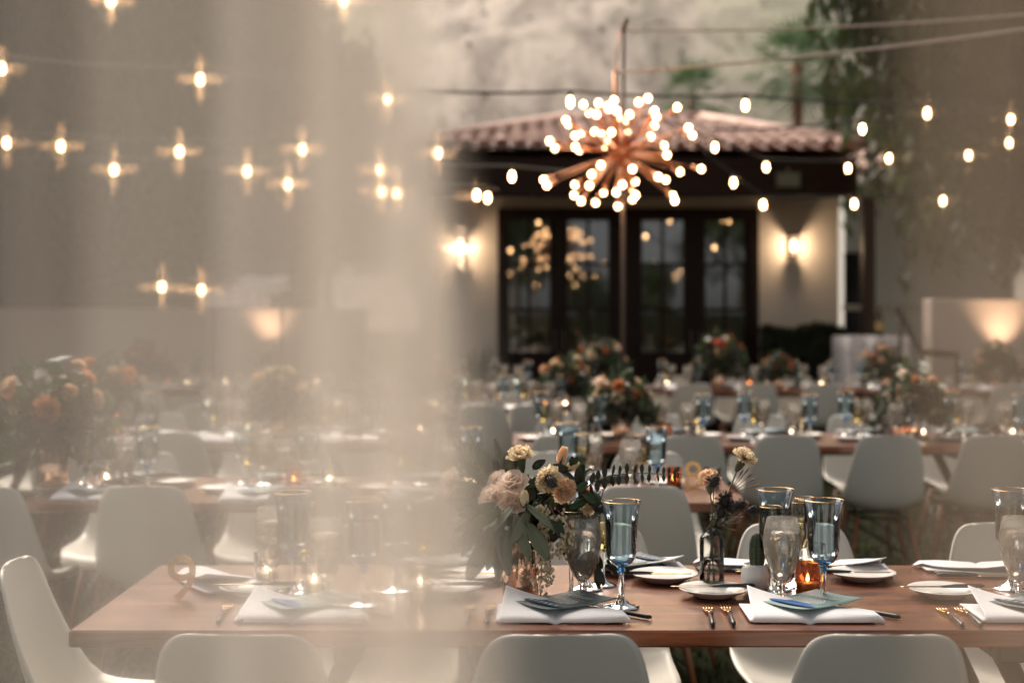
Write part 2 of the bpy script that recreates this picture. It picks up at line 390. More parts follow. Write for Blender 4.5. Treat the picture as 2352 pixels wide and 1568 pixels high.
def fbm(x, y):
    from mathutils import noise
    return noise.fractal(Vector((x, y, 3.1)), 1.0, 2.0, 7)
def mheight(x, y):
    t = max(0.0, (y-115)/600.0)
    h = 330*(t**.9)*(0.9+.12*sin(x*.004+1)) + (fbm(x*.012, y*.005)*16 + fbm(x*.05, y*.02)*2)*min(1, t*6)
    return max(h, -1.0) if t > 0 else -1.0
mt = MB(); mt.grid(lambda u, v: ((u-.5)*(500+v*900), 112+v*620, mheight((u-.5)*(500+v*900), 112+v*620)), 130, 150)
tag(mt.build('mountain', M['mountain']), kind='structure')
# rocks and shrubs on the slope
def blobs(cnt, y0, y1, smin, smax, seed, flat):
    r = random.Random(seed); b = MB()
    for i in range(cnt):
        y = y0 + (y1-y0)*r.random(); x = (r.random()-.5)*y*.95; s = r.uniform(smin, smax)*(y/200)
        z = mheight(x, y); rot = Matrix.Rotation(r.random()*6.28, 3, 'Z')
        base = [(1,0,0),(0,1,0),(-1,0,0),(0,-1,0),(.4,.4,.9),(-.5,.3,.7),(0,-.4,.8)]
        q = [rot @ Vector(p) * s * r.uniform(.7,1.2) for p in base]
        q = [Vector((p.x, p.y, p.z*flat)) + Vector((x,y,z)) for p in q]
        b.add(q, [(0,1,4),(1,5,4),(1,2,5),(2,3,6),(2,6,5),(3,0,6),(0,4,6),(4,5,6)])
    return b
M['scrub'] = pm('desert_scrub', (.38,.365,.27), .9, var=.3, scale=.3)
M['rock'] = pm('desert_rock', (.50,.43,.37), .95, var=.3, scale=.4)
tag(blobs(2600, 125, 420, .2, .6, 3, .45).build('boulders', M['rock'], smooth=False), 'scattered pale boulders over the desert mountainside', 'rocks', kind='stuff')
tag(blobs(1400, 118, 400, .18, .5, 4, .6).build('desert_scrub', M['scrub'], smooth=False), 'low grey green desert scrub on the mountainside', 'scrub', kind='stuff')
# grass blades of the lawn between the tables
r = random.Random(5); gb = MB()
for i in range(26000):
    y = 3.6 + 9*r.random()**1.6; x = (r.random()-.5)*y*1.0 + .3; h = r.uniform(.02,.05); a = r.random()*6.28; w = .004+.0006*y
    dx, dy = cos(a)*w, sin(a)*w; lx, ly = r.uniform(-.02,.02), r.uniform(-.02,.02)
    gb.add([(x-dx,y-dy,0),(x+dx,y+dy,0),(x+lx,y+ly,h)], [(0,1,2)])
M['grass'] = pm('grass_blade', (.026,.030,.011), .9, var=.4, scale=2, trans=.3, spec=.05)
tag(gb.build('grass', M['grass'], smooth=False), 'short dark green grass of the lawn', 'grass', kind='stuff')

# ------------------------------------------------------------------ pavilion
WY, EY, RY = 17.5, 16.0, 19.5           # door wall, eave and ridge distances
PX0, PX1 = -1.15, 4.02
pav = thing('pavilion', 'cream stucco pavilion with clay tile roof and dark french doors', 'building', (1.4, WY, 0))
def P(mb, name, m, parent=pav, smooth=False):       # world-space mesh -> child of the pavilion
    ro = pav.location
    mb.v = [(a-ro[0], b-ro[1], c-ro[2]) for a, b, c in mb.v]
    return mb.build(name, m, parent, smooth)
dl, dr_, dt = at(1143,480,WY).x, at(1742,480,WY).x, at(1143,478,WY).z
w = MB(); H = 3.3
w.box2((PX0,WY,0),(dl,WY+.25,H)); w.box2((dr_,WY,0),(PX1,WY+.25,H)); w.box2((dl,WY,dt),(dr_,WY+.25,H))
w.box2((PX0,WY+.252,0),(PX0+.2,WY+4.5,H)); w.box2((PX1-.2,WY+.252,0),(PX1,WY+4.5,H)); w.box2((PX0,WY+4.502,0),(PX1,WY+4.7,H))
P(w, 'wall', M['stucco'])
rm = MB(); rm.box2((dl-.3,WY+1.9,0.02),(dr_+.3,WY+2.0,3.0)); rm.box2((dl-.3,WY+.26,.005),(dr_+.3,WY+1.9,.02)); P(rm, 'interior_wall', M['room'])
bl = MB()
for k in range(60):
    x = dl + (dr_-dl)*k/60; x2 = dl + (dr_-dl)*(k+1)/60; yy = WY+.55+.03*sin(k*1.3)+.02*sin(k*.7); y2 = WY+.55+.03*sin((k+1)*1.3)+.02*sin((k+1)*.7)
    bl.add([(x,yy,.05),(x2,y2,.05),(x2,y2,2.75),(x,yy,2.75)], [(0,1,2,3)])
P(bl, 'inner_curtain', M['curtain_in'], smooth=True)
# roof: hip with real clay barrel tiles on the visible slope
EZ = 1.42+(HY-338)/F*EY; RZ = 1.42+(HY-277)/F*RY
RX0, RX1 = .73, 2.6; E0, E1 = -1.25, 3.92; BY = 23.0
rf = MB()
rf.add([(E0,EY,EZ),(E1,EY,EZ),(RX1,RY,RZ),(RX0,RY,RZ),(E0,BY,EZ),(E1,BY,EZ)], [(0,1,2,3),(1,5,2),(5,4,3,2),(4,0,3)])
rf.v = [(a,b,c-.02) for a,b,c in rf.v]
roof = P(rf, 'roof', M['tile'])
tl = MB(); nn = 6
for e, (yy, zz, rr) in enumerate(((0,0,.095),(.46,0,.075))):
    tl.v += [(rr*cos(pi*k/nn), yy, rr*sin(pi*k/nn)*.7) for k in range(nn+1)]
tl.v += [(.078*cos(pi*k/nn), 0, .078*sin(pi*k/nn)*.85) for k in range(nn+1)]
tl.f = [(k, k+1, nn+1+k+1, nn+1+k) for k in range(nn)] + [(k, 2*(nn+1)+k, 2*(nn+1)+k+1, k+1) for k in range(nn)]
tme = tl.mesh('roof_tile'); tme.materials.append(M['tile'])
sl = math.atan2(RZ-EZ, RY-EY); SL = sqrt((RZ-EZ)**2+(RY-EY)**2)
r = random.Random(2)
for rowi in range(9):
    t = rowi*.39/SL; xl = E0+(RX0-E0)*t; xr = E1+(RX1-E1)*t; k = 0
    x = E0+.1
    while x < E1:
        if xl+.05 < x < xr-.05:
            o = put('roof_tile', tme, None, roof, (x-1.4, EY-.06+t*(RY-EY)-WY, EZ+t*(RZ-EZ)+.005+r.uniform(0,.012)), (sl+r.uniform(-.01,.01), 0, r.uniform(-.015,.015)))
        x += .205
cap = MB()
for a, b in (((E0,EY,EZ),(RX0,RY,RZ)), ((E1,EY,EZ),(RX1,RY,RZ)), ((RX0,RY,RZ),(RX1,RY,RZ))):
    cap.tube([Vector(a)+Vector((0,0,.03)), Vector(b)+Vector((0,0,.03))], .085, 8)
P(cap, 'ridge_cap', M['tile'], roof, True)
pc = MB(); pc.box2((E0+.05,EY+.1,EZ-.16),(E1-.02,WY+.1,EZ-.1)); P(pc, 'porch_ceiling', M['dark_wood'])
pb = MB(); pb.bbox(((E0+E1)/2+.0,EY+.12,EZ-.33),(E1-E0-.06,.2,.44),.01); P(pb, 'porch_beam', M['dark_wood'])
for k in range(12):
    x = E0+.25+k*(E1-E0-.5)/11
    b = MB(); b.box2((x-.05,EY+.23,EZ-.28),(x+.05,WY-.01,EZ-.165)); P(b, 'rafter', M['dark_wood'])
for px in (1994,):
    p = at(px, 500, EY+.12)
    b = MB(); b.bbox((p.x, p.y, (EZ-.56)/2),(.135,.15,EZ-.56),.008); P(b, 'porch_post', M['dark_wood'])
# doors: four leaves of six panes
M['pane'] = thin_glass('door_glass', (.55,.56,.5), (.3,.3,.27), 4.8)
fr = MB(); fw = .1
fr.box2((dl,WY-.03,0),(dl+fw,WY+.2,dt)); fr.box2((dr_-fw,WY-.03,0),(dr_,WY+.2,dt)); fr.box2((dl+fw,WY-.03,dt-.13),(dr_-fw,WY+.2,dt))
P(fr, 'door_frame', M['door_wood'])
gx = [(1168,1263),(1304,1398),(1475,1570),(1621,1711)]
lx = [dl+fw, at(1284,0,WY).x, at(1430,0,WY).x, at(1597,0,WY).x, dr_-fw]
gz0, gz1 = at(0,808,WY).z, at(0,506,WY).z
for k in range(4):
    a, b_ = lx[k]+.004, lx[k+1]-.004; g0, g1 = at(gx[k][0],0,WY).x, at(gx[k][1],0,WY).x
    y0, y1 = WY+.02, WY+.075; top = dt-.134
    m_ = MB(); m_.box2((a,y0,.02),(g0,y1,top)); m_.box2((g1,y0,.02),(b_,y1,top)); m_.box2((g0,y0,.02),(g1,y1,gz0)); m_.box2((g0,y0,gz1),(g1,y1,top))
    leaf = P(m_, 'door', M['door_wood'])
    mu = MB(); mid = (g0+g1)/2; zs = [at(0,711,WY).z, at(0,607,WY).z]
    mu.box2((mid-.018,y0+.006,gz0),(mid+.018,y1-.006,gz1))
    for z in zs:
        mu.box2((g0,y0+.009,z-.02),(mid-.018,y1-.009,z+.02)); mu.box2((mid+.018,y0+.009,z-.02),(g1,y1-.009,z+.02))
    P(mu, 'muntin', M['door_wood'], leaf)
    zz = [gz0]+zs+[gz1]
    for (xa, xb) in ((g0,mid-.018),(mid+.018,g1)):
        for q in range(3):
            za, zb = zz[q]+(.02 if q else 0), zz[q+1]-(.02 if q < 2 else 0)
            tlt = random.uniform(-.004,.004)
            pn = MB(); pn.add([(xa,WY+.048,za),(xb,WY+.048+tlt*.4,za),(xb,WY+.048+tlt*.4,zb),(xa,WY+.048,zb)],[(0,1,2,3)])
            P(pn, 'pane', M['pane'], leaf)
    hx = b_-.05 if k % 2 == 0 else a+.05
    hd = MB(); hd.tube([(hx,y0-.045,.95),(hx,y0-.045,1.2)],.012,6); hd.box((hx,y0-.02,.98),(.016,.05,.016)); hd.box((hx,y0-.02,1.17),(.016,.05,.016))
    P(hd, 'handle', M['steel'], leaf)

def sconce(px, py, label):
    p = at(px, py, WY)
    o = thing('wall_sconce', label, 'lamp', (p.x, WY-.002, p.z), 0)
    b = MB(); b.bbox((0,-.012,0),(.13,.024,.26),.004); b.build('back_plate', M['steel'], o, False)
    b = MB(); b.lathe([(.0,.135),(.078,.135),(.085,.125),(.085,.105),(.0,.104)],20,(0,-.09,0)); b.build('top_cap', M['steel'], o)
    b = MB(); b.lathe([(.0,-.09),(.035,-.09),(.05,-.1),(.05,-.13),(.0,-.132)],20,(0,-.09,0)); b.build('bottom_cap', M['steel'], o)
    b = MB(); b.sphere((0,-.09,.005),.036,14,10,(1,1,2.2)); b.build('lamp_glass', emis('sconce_glass',(1,.72,.46),1.6), o)
    ld = bpy.data.lights.new('sconce_light','POINT'); ld.energy = 3.6; ld.color = (1,.68,.42); ld.shadow_soft_size = .035
    lo = bpy.data.objects.new('sconce_light', ld); col.objects.link(lo); lo.parent = o; lo.location = (0,-.15,.0)
sconce(1060, 572, 'glowing wall sconce beside the left edge of the french doors')
o_ = [x for x in col.objects if x.name.startswith('wall_sconce')][0]; o_['label'] = 'glowing wall sconce on the pavilion wall away from the porch post'
sconce(1820, 566, 'glowing wall sconce on the pavilion wall above the clipped hedge')
# speaker under the beam
p = at(1810,412,EY)
o = thing('loudspeaker', 'small olive grey loudspeaker hung under the dark porch beam', 'speaker', (p.x, EY-.02, p.z-.12))
b = MB(); b.bbox((0,0,.11),(.27,.06,.17),.008); b.build('cabinet', M['speaker'], o, False)
b = MB(); b.bbox((0,-.034,.11),(.23,.01,.13),.003); b.build('grille', pm('speaker_cloth',(.2,.2,.15),.9), o, False)
b = MB(); b.box((0,.025,.22),(.04,.02,.06)); b.build('bracket', M['steel'], o, False)

# ------------------------------------------------------------------ side buildings and walls
def uplit_wall(name, label, x0, x1, y, top, lampx, lamplabel, ret=1):
    b = MB(); b.bbox(((x0+x1)/2, y+.15, top/2), (x1-x0, .3, top), .012)
    tag(b.build(name, M['pink_wall'], None, False), label, 'wall')
    o = thing('uplight', lamplabel, 'lamp', (lampx, y-.22, .14))
    b = MB(); b.tube([(0,0,0),(0,0,.62)], .018, 8); b.build('stake', M['can'], o)
    c = MB(); c.lathe([(.0,.6),(.05,.6),(.065,.63),(.065,.84),(.055,.84),(.055,.7),(0,.7)],18); c.build('lamp_can', M['can'], o)
    c = MB(); c.lathe([(0,.72),(.05,.72)],18); c.build('lens', emis('uplight_lens',(1,.7,.45),4), o)
    ld = bpy.data.lights.new('uplight_spot','SPOT'); ld.energy = 22; ld.color = (1,.66,.42); ld.spot_size = radians(78); ld.spot_blend = 1.0; ld.shadow_soft_size = .04
    lo = bpy.data.objects.new('uplight_spot', ld); col.objects.link(lo); lo.parent = o; lo.location = (0,0,.78); lo.rotation_euler = (radians(180-18), 0, 0)
yR = 13.6
uplit_wall('garden_wall', 'sand stucco garden wall beside the steps with a warm uplight', at(2140,0,yR).x, 9.0, yR, at(0,686,yR).z, at(2297,0,yR).x, 'dark uplight can washing the stucco wall beside the stair rail')
yL = 16.0
uplit_wall('garden_wall', 'sand stucco garden wall running away from the pavilion under dark trees', -6.5, at(840,0,yL).x, yL, at(0,708,yL).z, at(622,0,yL).x, 'dark uplight can washing the garden wall under the trees')
# white house right of the pavilion
hy = 24.0; hp = at(2100,0,hy).x
hs_ = thing('white_house', 'white stucco house with clay tile eave behind the porch post', 'building', (at(2050,0,hy).x, hy, 0))
def Q(mb, name, m, root, smooth=False):
    ro = root.location; mb.v = [(a-ro[0], b-ro[1], c-ro[2]) for a,b,c in mb.v]; return mb.build(name, m, root, smooth)
x0, x1 = at(1940,0,hy).x, at(2330,0,hy).x
b = MB(); b.box2((x0,hy,0),(x1,hy+4,at(0,420,hy).z)); Q(b,'wall',M['white_wall'],hs_)
b = MB(); b.box2((x0-.05,hy-.05,at(0,712,hy).z),(x1,hy-.003,at(0,700,hy).z)); Q(b,'band',M['stucco'],hs_)
b = MB(); zt = at(0,402,hy).z; b.add([(x0-.2,hy-.7,zt),(x1+.3,hy-.7,zt),(x1+.3,hy+2.5,zt+.7),(x0-.2,hy+2.5,zt+.7),(x0-.2,hy-.7,zt-.08),(x1+.3,hy-.7,zt-.08)],[(0,1,2,3),(4,5,1,0)])
rr = Q(b,'roof',M['tile'],hs_)
for k in range(18):
    o = put('roof_tile', tme, None, rr, (x0-.1+k*.19-hs_.location.x, -.74, zt+.01), (radians(12),0,0)); o.scale = (1,2,1)
b = MB(); b.box2((at(1938,0,hy).x,hy-.04,at(0,768,hy).z),(at(1976,0,hy).x,hy-.006,at(0,580,hy).z)); Q(b,'window',pm('dark_window',(.008,.008,.008),.2),hs_)
# handrail by the steps
o = thing('stair_handrail', 'dark iron handrail sloping down past the stucco wall', 'handrail', at(2065,712,14.0))
pts = [at(2060,705,14.0), at(2068,720,14.0), at(2118,808,13.3), at(2200,815,13.3)]
b = MB(); b.tube(pts, .028, 8); b.v = [tuple(Vector(q)-o.location) for q in b.v]; b.build('rail', M['iron'], o)
for k in (1,2,3):
    q = pts[k]; b = MB(); b.tube([q, Vector((q.x,q.y,0))], .02, 6); b.v = [tuple(Vector(z)-o.location) for z in b.v]; b.build('post', M['iron'], o)
# linen-draped buffet table behind the porch post
def draped(px0, px1, pyt, y, label):
    a = at(px0,pyt,y); b_ = at(px1,pyt,y); z = a.z; cx, hw = (a.x+b_.x)/2, (b_.x-a.x)/2
    o = thing('draped_table', label, 'table', (cx, y+.4, 0))
    mb = MB(); n = 120; ring0 = []; 
    def per(t, ex):
        t = t % 1.0; L = [2*hw, .8, 2*hw, .8]; s = t*sum(L)
        if s < L[0]: x, yv = -hw+s, -.4
        elif s < L[0]+L[1]: x, yv = hw, -.4+(s-L[0])
        elif s < L[0]+L[1]+L[2]: x, yv = hw-(s-L[0]-L[1]), .4
        else: x, yv = -hw, .4-(s-L[0]-L[1]-L[2])
        return x, yv
    rows = 7
    for j in range(rows+1):
        for i in range(n):
            x, yv = per(i/n, 0); q = j/rows; f_ = (1-.02)+q*(.05+.05*sin(i*1.1)*q+.03*sin(i*.37))
            mb.v.append((x*f_, yv*f_*(1+.06*q*sin(i*1.1)), z*(1-q)+.01))
    for j in range(rows):
        for i in range(n): mb.f.append((j*n+i, (j+1)*n+i, (j+1)*n+(i+1)%n, j*n+(i+1)%n))
    mb.f.append(tuple(range(n)))
    mb.build('tablecloth', M['linen'], o); 
    for sx in (-1,1):
        for sy in (-1,1):
            lg = MB(); lg.tube([(sx*(hw-.08),sy*.3,0),(sx*(hw-.08),sy*.3,z-.02)],.02,6); lg.build('leg', M['iron'], o)
    return o, z
draped(1950, 1986, 775, 14.8, 'tall white linen draped cocktail table left of the porch post')
dt2, dz = draped(2006, 2092, 775, 14.9, 'white linen draped bar table with a dark bottle right of the porch post')
dt2['label'] = 'white linen draped bar table with a dark bottle on it, behind the handrail'
for o in col.objects:
    if o.get('label','').startswith('tall white linen'): o['label'] = 'narrow white linen draped table between the hedge and the porch post'
p = at(2020,775,15.2)
o = thing('bottle', 'dark wine bottle standing on the linen draped bar table', 'bottle', (p.x, p.y, dz+.012))
b = MB(); b.lathe([(0,0),(.04,0),(.042,.01),(.042,.19),(.03,.23),(.015,.26),(.0145,.32),(.0,.32)],16); b.build('glass', pm('bottle_glass',(.02,.025,.01),.08), o)
b = MB(); b.lathe([(.0432,.06),(.0432,.15)],16); b.build('label_band', pm('bottle_label',(.5,.36,.12),.6), o)

# clipped hedge
def leaf_fill(cnt, fn, size, seed):
    rr_ = random.Random(seed); b_ = MB()
    for i in range(cnt):
        p = fn(rr_); s = size*rr_.uniform(.6,1.3)
        a = Vector((rr_.gauss(0,1),rr_.gauss(0,1),rr_.gauss(0,1))).normalized(); c = a.cross(Vector((rr_.gauss(0,1),rr_.gauss(0,1),rr_.gauss(0,1)))).normalized()
        b_.add([p-a*s, p+c*s*.42, p+a*s, p-c*s*.42], [(0,1,2,3)])
    return b_
hl, hr = at(1762,0,16.8).x, at(1938,0,16.8).x; ht = at(0,760,16.8).z
hedge = thing('clipped_hedge', 'dark clipped box hedge below the pavilion sconce', 'hedge', ((hl+hr)/2, 16.9, 0))
def hf(r_):
    x, y, z = r_.uniform(-1,1), r_.uniform(-1,1), r_.uniform(0,1); q = r_.choice('xyz')
    if q == 'x': x = r_.choice((-1,1))
    elif q == 'y': y = -1
    else: z = 1
    x = max(-1,min(1,x+r_.gauss(0,.02))); hh = ht*(1+.03*sin(x*4))
    return Vector((x*(hr-hl)/2, y*.3, z*hh+r_.gauss(0,.02)))
b = leaf_fill(7000, hf, .05, 6); b.box((0,0,ht*.48),((hr-hl)*.95,.5,ht*.93)); b.build('foliage', M['hedge'], hedge, False)

th_ = thing('tall_hedge', 'tall dark cypress hedge behind the garden wall away from the pavilion', 'hedge', (-6.0, 18.2, 0))
def hf2(r_):
    x, z = r_.uniform(-1,1), r_.uniform(0,1); y = -1
    if r_.random() < .2: z = 1; y = r_.uniform(-1,1)
    c_ = abs(sin(x*14))
    return Vector((x*3.6, y*(.35+.25*c_)+r_.gauss(0,.05), z*(3.6+.5*c_)+r_.gauss(0,.05)))
b = leaf_fill(16000, hf2, .11, 16); b.box((0,.1,1.75),(7.0,.5,3.5)); b.build('foliage', M['hedge'], th_, False)
# ------------------------------------------------------------------ trees
def weeping_tree(seed, cx_r, cz, rz, strands, leaf, mat_):
    rr_ = random.Random(seed); root = thing('weeping_tree', 'x', 'tree', (0,0,0))
    t = MB()
    t.tube([(0,0,0),(.08,.05,1.2),(-.05,0,2.4),(.1,.1,3.6)], [.32,.25,.22,.16], 10)
    for k in range(7):
        a = k*.9+rr_.random(); L = cx_r*rr_.uniform(.5,.85)
        t.tube([(0,0,2.2+.15*k),(cos(a)*L*.4,sin(a)*L*.4,3.3+.2*k),(cos(a)*L*.8,sin(a)*L*.8,4.2+.15*k),(cos(a)*L,sin(a)*L,4.3+.1*k)], [.13,.09,.05,.02], 6)
    t.build('trunk', M['trunk'], root)
    c = MB()
    for k in range(strands):
        a = rr_.random()*6.283; rd = cx_r*sqrt(rr_.random())*(1+.14*sin(5*a)+.10*sin(11*a+1)+.06*sin(23*a)); z0 = cz + rz*max(.05,1-(rd/cx_r)**2)**.5*rr_.uniform(.3,1) + .25*sin(3*a)
        L = .4+1.55*rr_.random()**1.5; x, y = cos(a)*rd, sin(a)*rd; n = int(L/.075)
        wx, wy = rr_.uniform(-.1,.1), rr_.uniform(-.1,.1)
        for i in range(n):
            q = i/n; p = Vector((x+wx*q+rr_.gauss(0,.035), y+wy*q+rr_.gauss(0,.035), z0-L*q))
            s = leaf*rr_.uniform(.7,1.3); d = Vector((rr_.gauss(0,.5),rr_.gauss(0,.5),-1)).normalized(); e = d.cross(Vector((rr_.gauss(0,1),rr_.gauss(0,1),0))).normalized()
            c.add([p-d*s, p+e*s*.3, p+d*s, p-e*s*.3], [(0,1,2,3)])
    c.build('crown', mat_, root, False)
    return root
wt = Proto(weeping_tree(11, 3.1, 3.3, 3.2, 2600, .12, M['leaf_dark']))
wt.place((7.95, 14.8, 0), .4, sc_=1.3, label='dark weeping tree hanging over the white house and stucco wall')
wt.place((-6.6, 15.0, 0), 2.2, 'dark weeping tree over the garden wall, hung with string lights', sc_=1.15)
wt.place((-8.6, 19.5, 0), 4.0, 'dark weeping tree behind the one over the garden wall', sc_=1.5)
wt.place((-6.3, 25, 0), 3.3, 'dark weeping tree behind the white awning and hedge', sc_=1.2)
wt.place((-6.0, 17.6, 0), 5.1, 'dark weeping tree between the garden wall and the pavilion', sc_=1.3)
wt.place((7.9, 16.2, 0), 2.9, 'low dark weeping tree hanging right behind the uplit stucco wall', sc_=1.0)
wt.place((9.8, 20, 0), 1.0, 'tall weeping tree behind the white house', sc_=1.4)
def round_tree(seed, h, rad, cnt, leaf):
    rr_ = random.Random(seed); root = thing('garden_tree', 'x', 'tree'); t = MB()
    t.tube([(0,0,0),(.1,0,h*.3),(0,.1,h*.6)], [.22,.16,.09], 8)
    cl = []
    for k in range(14):
        a = rr_.random()*6.28; e = rr_.uniform(-.5,1); q = rad*rr_.uniform(.35,.8); c_ = Vector((cos(a)*q*sqrt(max(.05,1-e*e*.8)), sin(a)*q*sqrt(max(.05,1-e*e*.8)), h*.62+e*rad*.75)); cl.append((c_, rad*rr_.uniform(.28,.5)))
        t.tube([(0,.02,h*.4),(c_*.5+Vector((0,0,h*.22))),c_], [.07,.04,.015], 5)
    t.build('trunk', M['trunk'], root)
    def fn(r_):
        c_, s = r_.choice(cl); v_ = Vector((r_.gauss(0,1),r_.gauss(0,1),r_.gauss(0,1))).normalized()*s*r_.uniform(.6,1.05); return c_+v_
    leaf_fill(cnt, fn, leaf, seed).build('crown', M['leaf_mid'], root, False)
    return root
gt = Proto(round_tree(21, 6.0, 2.4, 5200, .12))
spots = [(-1.6,58,1.0,'pale olive tree on the slope foot behind the tiled roof hip'),(.6,66,1.05,'second pale olive tree behind the tiled roof'),(3.2,74,.9,'small olive tree beside the palm behind the tiled roof'),
         (10.5,70,1.1,'olive tree between the two palm trunks'),(15.5,64,1.25,'olive tree under the palms beside the weeping tree'),(-7,55,1.3,'olive tree at the slope foot behind the garden wall')]
for x, y, s, lb in spots: gt.place((x,y,0), x*3.1, lb, sc_=s)
# trees behind the viewer, mirrored in the door panes
for x, y, s, lb in [(-.3,-25,1.1,'garden tree mirrored in the door farthest from the hedge'),(3.1,-30,.58,'low garden tree mirrored in the second door pane'),(6.5,-29,.62,'low garden tree mirrored in the third door pane'),(10.3,-25,1.15,'garden tree mirrored in the door nearest the hedge')]:
    gt.place((x,y,0), x, lb, sc_=s)
# fan palms
def palm(seed, h):
    rr_ = random.Random(seed); root = thing('fan_palm', 'x', 'tree'); t = MB()
    t.tube([(0,0,0),(.1,0,h*.4),(.05,0,h*.8),(0,0,h)], [.45,.34,.3,.36], 12); t.build('trunk', M['palm_trunk'], root)
    for k in range(26):
        a = k*2.4; e = radians(78-k*5.2); L = 2.2*rr_.uniform(.8,1.15); b_ = MB()
        d = Vector((cos(a)*cos(e), sin(a)*cos(e), sin(e))); hub = Vector((0,0,h))+d*L*.7; side = d.cross(Vector((0,0,1)))
        side = side.normalized() if side.length > .01 else Vector((1,0,0)); up = side.cross(d)
        b_.tube([Vector((0,0,h)), hub], .03, 4)
        for q in range(13):
            w_ = radians(-80+160*q/12); tip = hub + (d*cos(w_)+side*sin(w_))*L*.95 + Vector((0,0,-.28*abs(sin(w_))-.18)); mid_ = hub+(tip-hub)*.5+up*.03; ww = (d*-sin(w_)+side*cos(w_))*.075
            b_.add([hub, mid_+ww, tip, mid_-ww], [(0,1,2,3)])
        b_.build('frond', M['leaf_palm'], root, False)
    for k in range(3):
        pass
    return root
p1 = at(1830,150,80); fp = Proto(palm(4, p1.z))
fp.place((p1.x, 80, 0), 0, 'tall fan palm with red brown trunk behind the tiled roof')
p2 = at(1590,222,112); fp.place((p2.x, 112, 0), 1.2, 'farther fan palm half hidden behind the lit chandelier', sc_=(1,1,p2.z/p1.z))
p3 = at(1915,150,84); fp.place((p3.x, 84, 0), 2.0, 'fan palm whose crown is lost in the weeping tree', sc_=(1,1,p3.z/p1.z))
# spiky potted plant by the pavilion wall
o = thing('potted_agave', 'grey green spiky plant in a low pot by the pavilion wall', 'plant', (at(1085,0,16.6).x, 16.6, 0))
b = MB(); b.lathe([(0,0),(.2,0),(.26,.45),(.24,.45),(.22,.38),(0,.38)],20); b.build('pot', M['pink_wall'], o)
for k in range(22):
    a = k*2.4; e = .5+.9*((k*.37)%1); L = .75; b = MB(); d = Vector((cos(a)*cos(e),sin(a)*cos(e),sin(e))); sd = Vector((-sin(a),cos(a),0))*.04
    base = Vector((0,0,.38)); b.add([base-sd, base+sd, base+d*L*.6+sd*.9+Vector((0,0,.02)), base+d*L, base+d*L*.6-sd*.9+Vector((0,0,.02))],[(0,1,2,3,4)]); b.build('leaf', M['euc'], o, False)
# white awning above the garden wall, seen through the tulle
shy = 13.8; o = thing('white_awning', 'small white fabric awning standing before the garden wall near the trees', 'awning', (at(570,0,shy).x, shy, 0))
x0, x1, x2, x3 = [at(q,0,shy).x for q in (485,545,628,655)]; za, zb, zc = at(0,706,shy).z, at(0,668,shy).z, at(0,632,shy).z
b = MB(); b.sheet(lambda u, v: (x1+(x3-x1)*u, shy-.25+.5*v, zb+.05+(zc-zb-.05)*v+.01*sin(u*9)), 10, 5, .01); b.box2((x1,shy+.24,zb),(x3,shy+.25,zc-.012)); Q(b,'canopy',M['linen'],o)
b = MB(); b.sheet(lambda u, v: (x0+(x2-x0)*u, shy-.26+.02*sin(u*25), za+(zb-za)*v), 30, 3, .006); Q(b,'valance',M['linen'],o)
b = MB(); b.sheet(lambda u, v: (x1+(x3-x1)*u, shy-.255+.01*sin(u*20), zb-.03+.085*v), 30, 3, .006); Q(b,'valance',M['linen'],o)
for xx in (x0+.03, x3-.03):
    b = MB(); b.tube([(xx,shy,0),(xx,shy,zb)],.02,8); Q(b,'post',M['steel'],o)
# ------------------------------------------------------------------ chandelier on its pole
CY = 10.0
pc_ = at(1425,350,CY)
pole = thing('chandelier_pole', 'slim dark steel pole holding the chandelier before the doors', 'pole', (at(1431,0,CY+.3).x, CY+.3, 0))
b = MB(); b.tube([(0,0,0),(0,0,at(0,68,CY+.3).z)], .016, 8); b.build('shaft', M['steel'], pole)
b = MB(); b.lathe([(0,0),(.2,0),(.2,.015),(.03,.03),(0,.03)],20); b.build('base', M['steel'], pole)
b = MB(); b.box((0,-.15,at(0,68,CY+.3).z),(.03,.34,.03)); b.build('arm', M['steel'], pole)
ch = thing('sputnik_chandelier', 'copper sputnik chandelier with dozens of lit globe bulbs', 'chandelier', tuple(pc_))
b = MB(); b.sphere((0,0,0), .07, 14, 10); b.build('hub', M['copper'], ch)
ztop = at(0,72,CY).z - pc_.z
b = MB(); b.tube([(-.03,0,0),(-.035,0,(HY-165)/F*CY+CAMH-pc_.z)], .016, 8); b.tube([(-.035,0,.56),(0,.0,ztop)], .006, 6); b.build('stem', M['copper'], ch)
raw = [(530,848),(610,820),(640,845),(755,770),(755,825),(870,850),(935,840),(900,880),(1010,800),(1115,818),(1238,857),(448,908),(400,968),(560,960),(620,940),(660,950),(710,895),(715,970),(768,915),(770,1018),(860,945),(925,958),(1050,910),(1130,910),(1060,955),(1105,990),(725,1080),(755,1078),(280,1115),(340,1095),(465,1095),(540,1095),(465,1178),(1210,1065),(1310,1022),(1405,1012),(1135,1240),(1325,1283),(1430,1308),(1220,1340),(880,1345),(985,1345),(1075,1395),(955,1415),(650,1315),(245,1367),(265,1428),(500,1378),(585,1378),(490,1468),(572,1455),(730,1435),(812,1455),(660,1525),(770,1505),(835,1555),(915,1525),(955,1495),(520,1555),(1255,1480),(1235,1545)]
bm_ = MB(); bm_.sphere((0,0,0), .019, 12, 8, (1,1,1.1)); bme = bm_.mesh('bulb'); bme.materials.append(M['bulb'])
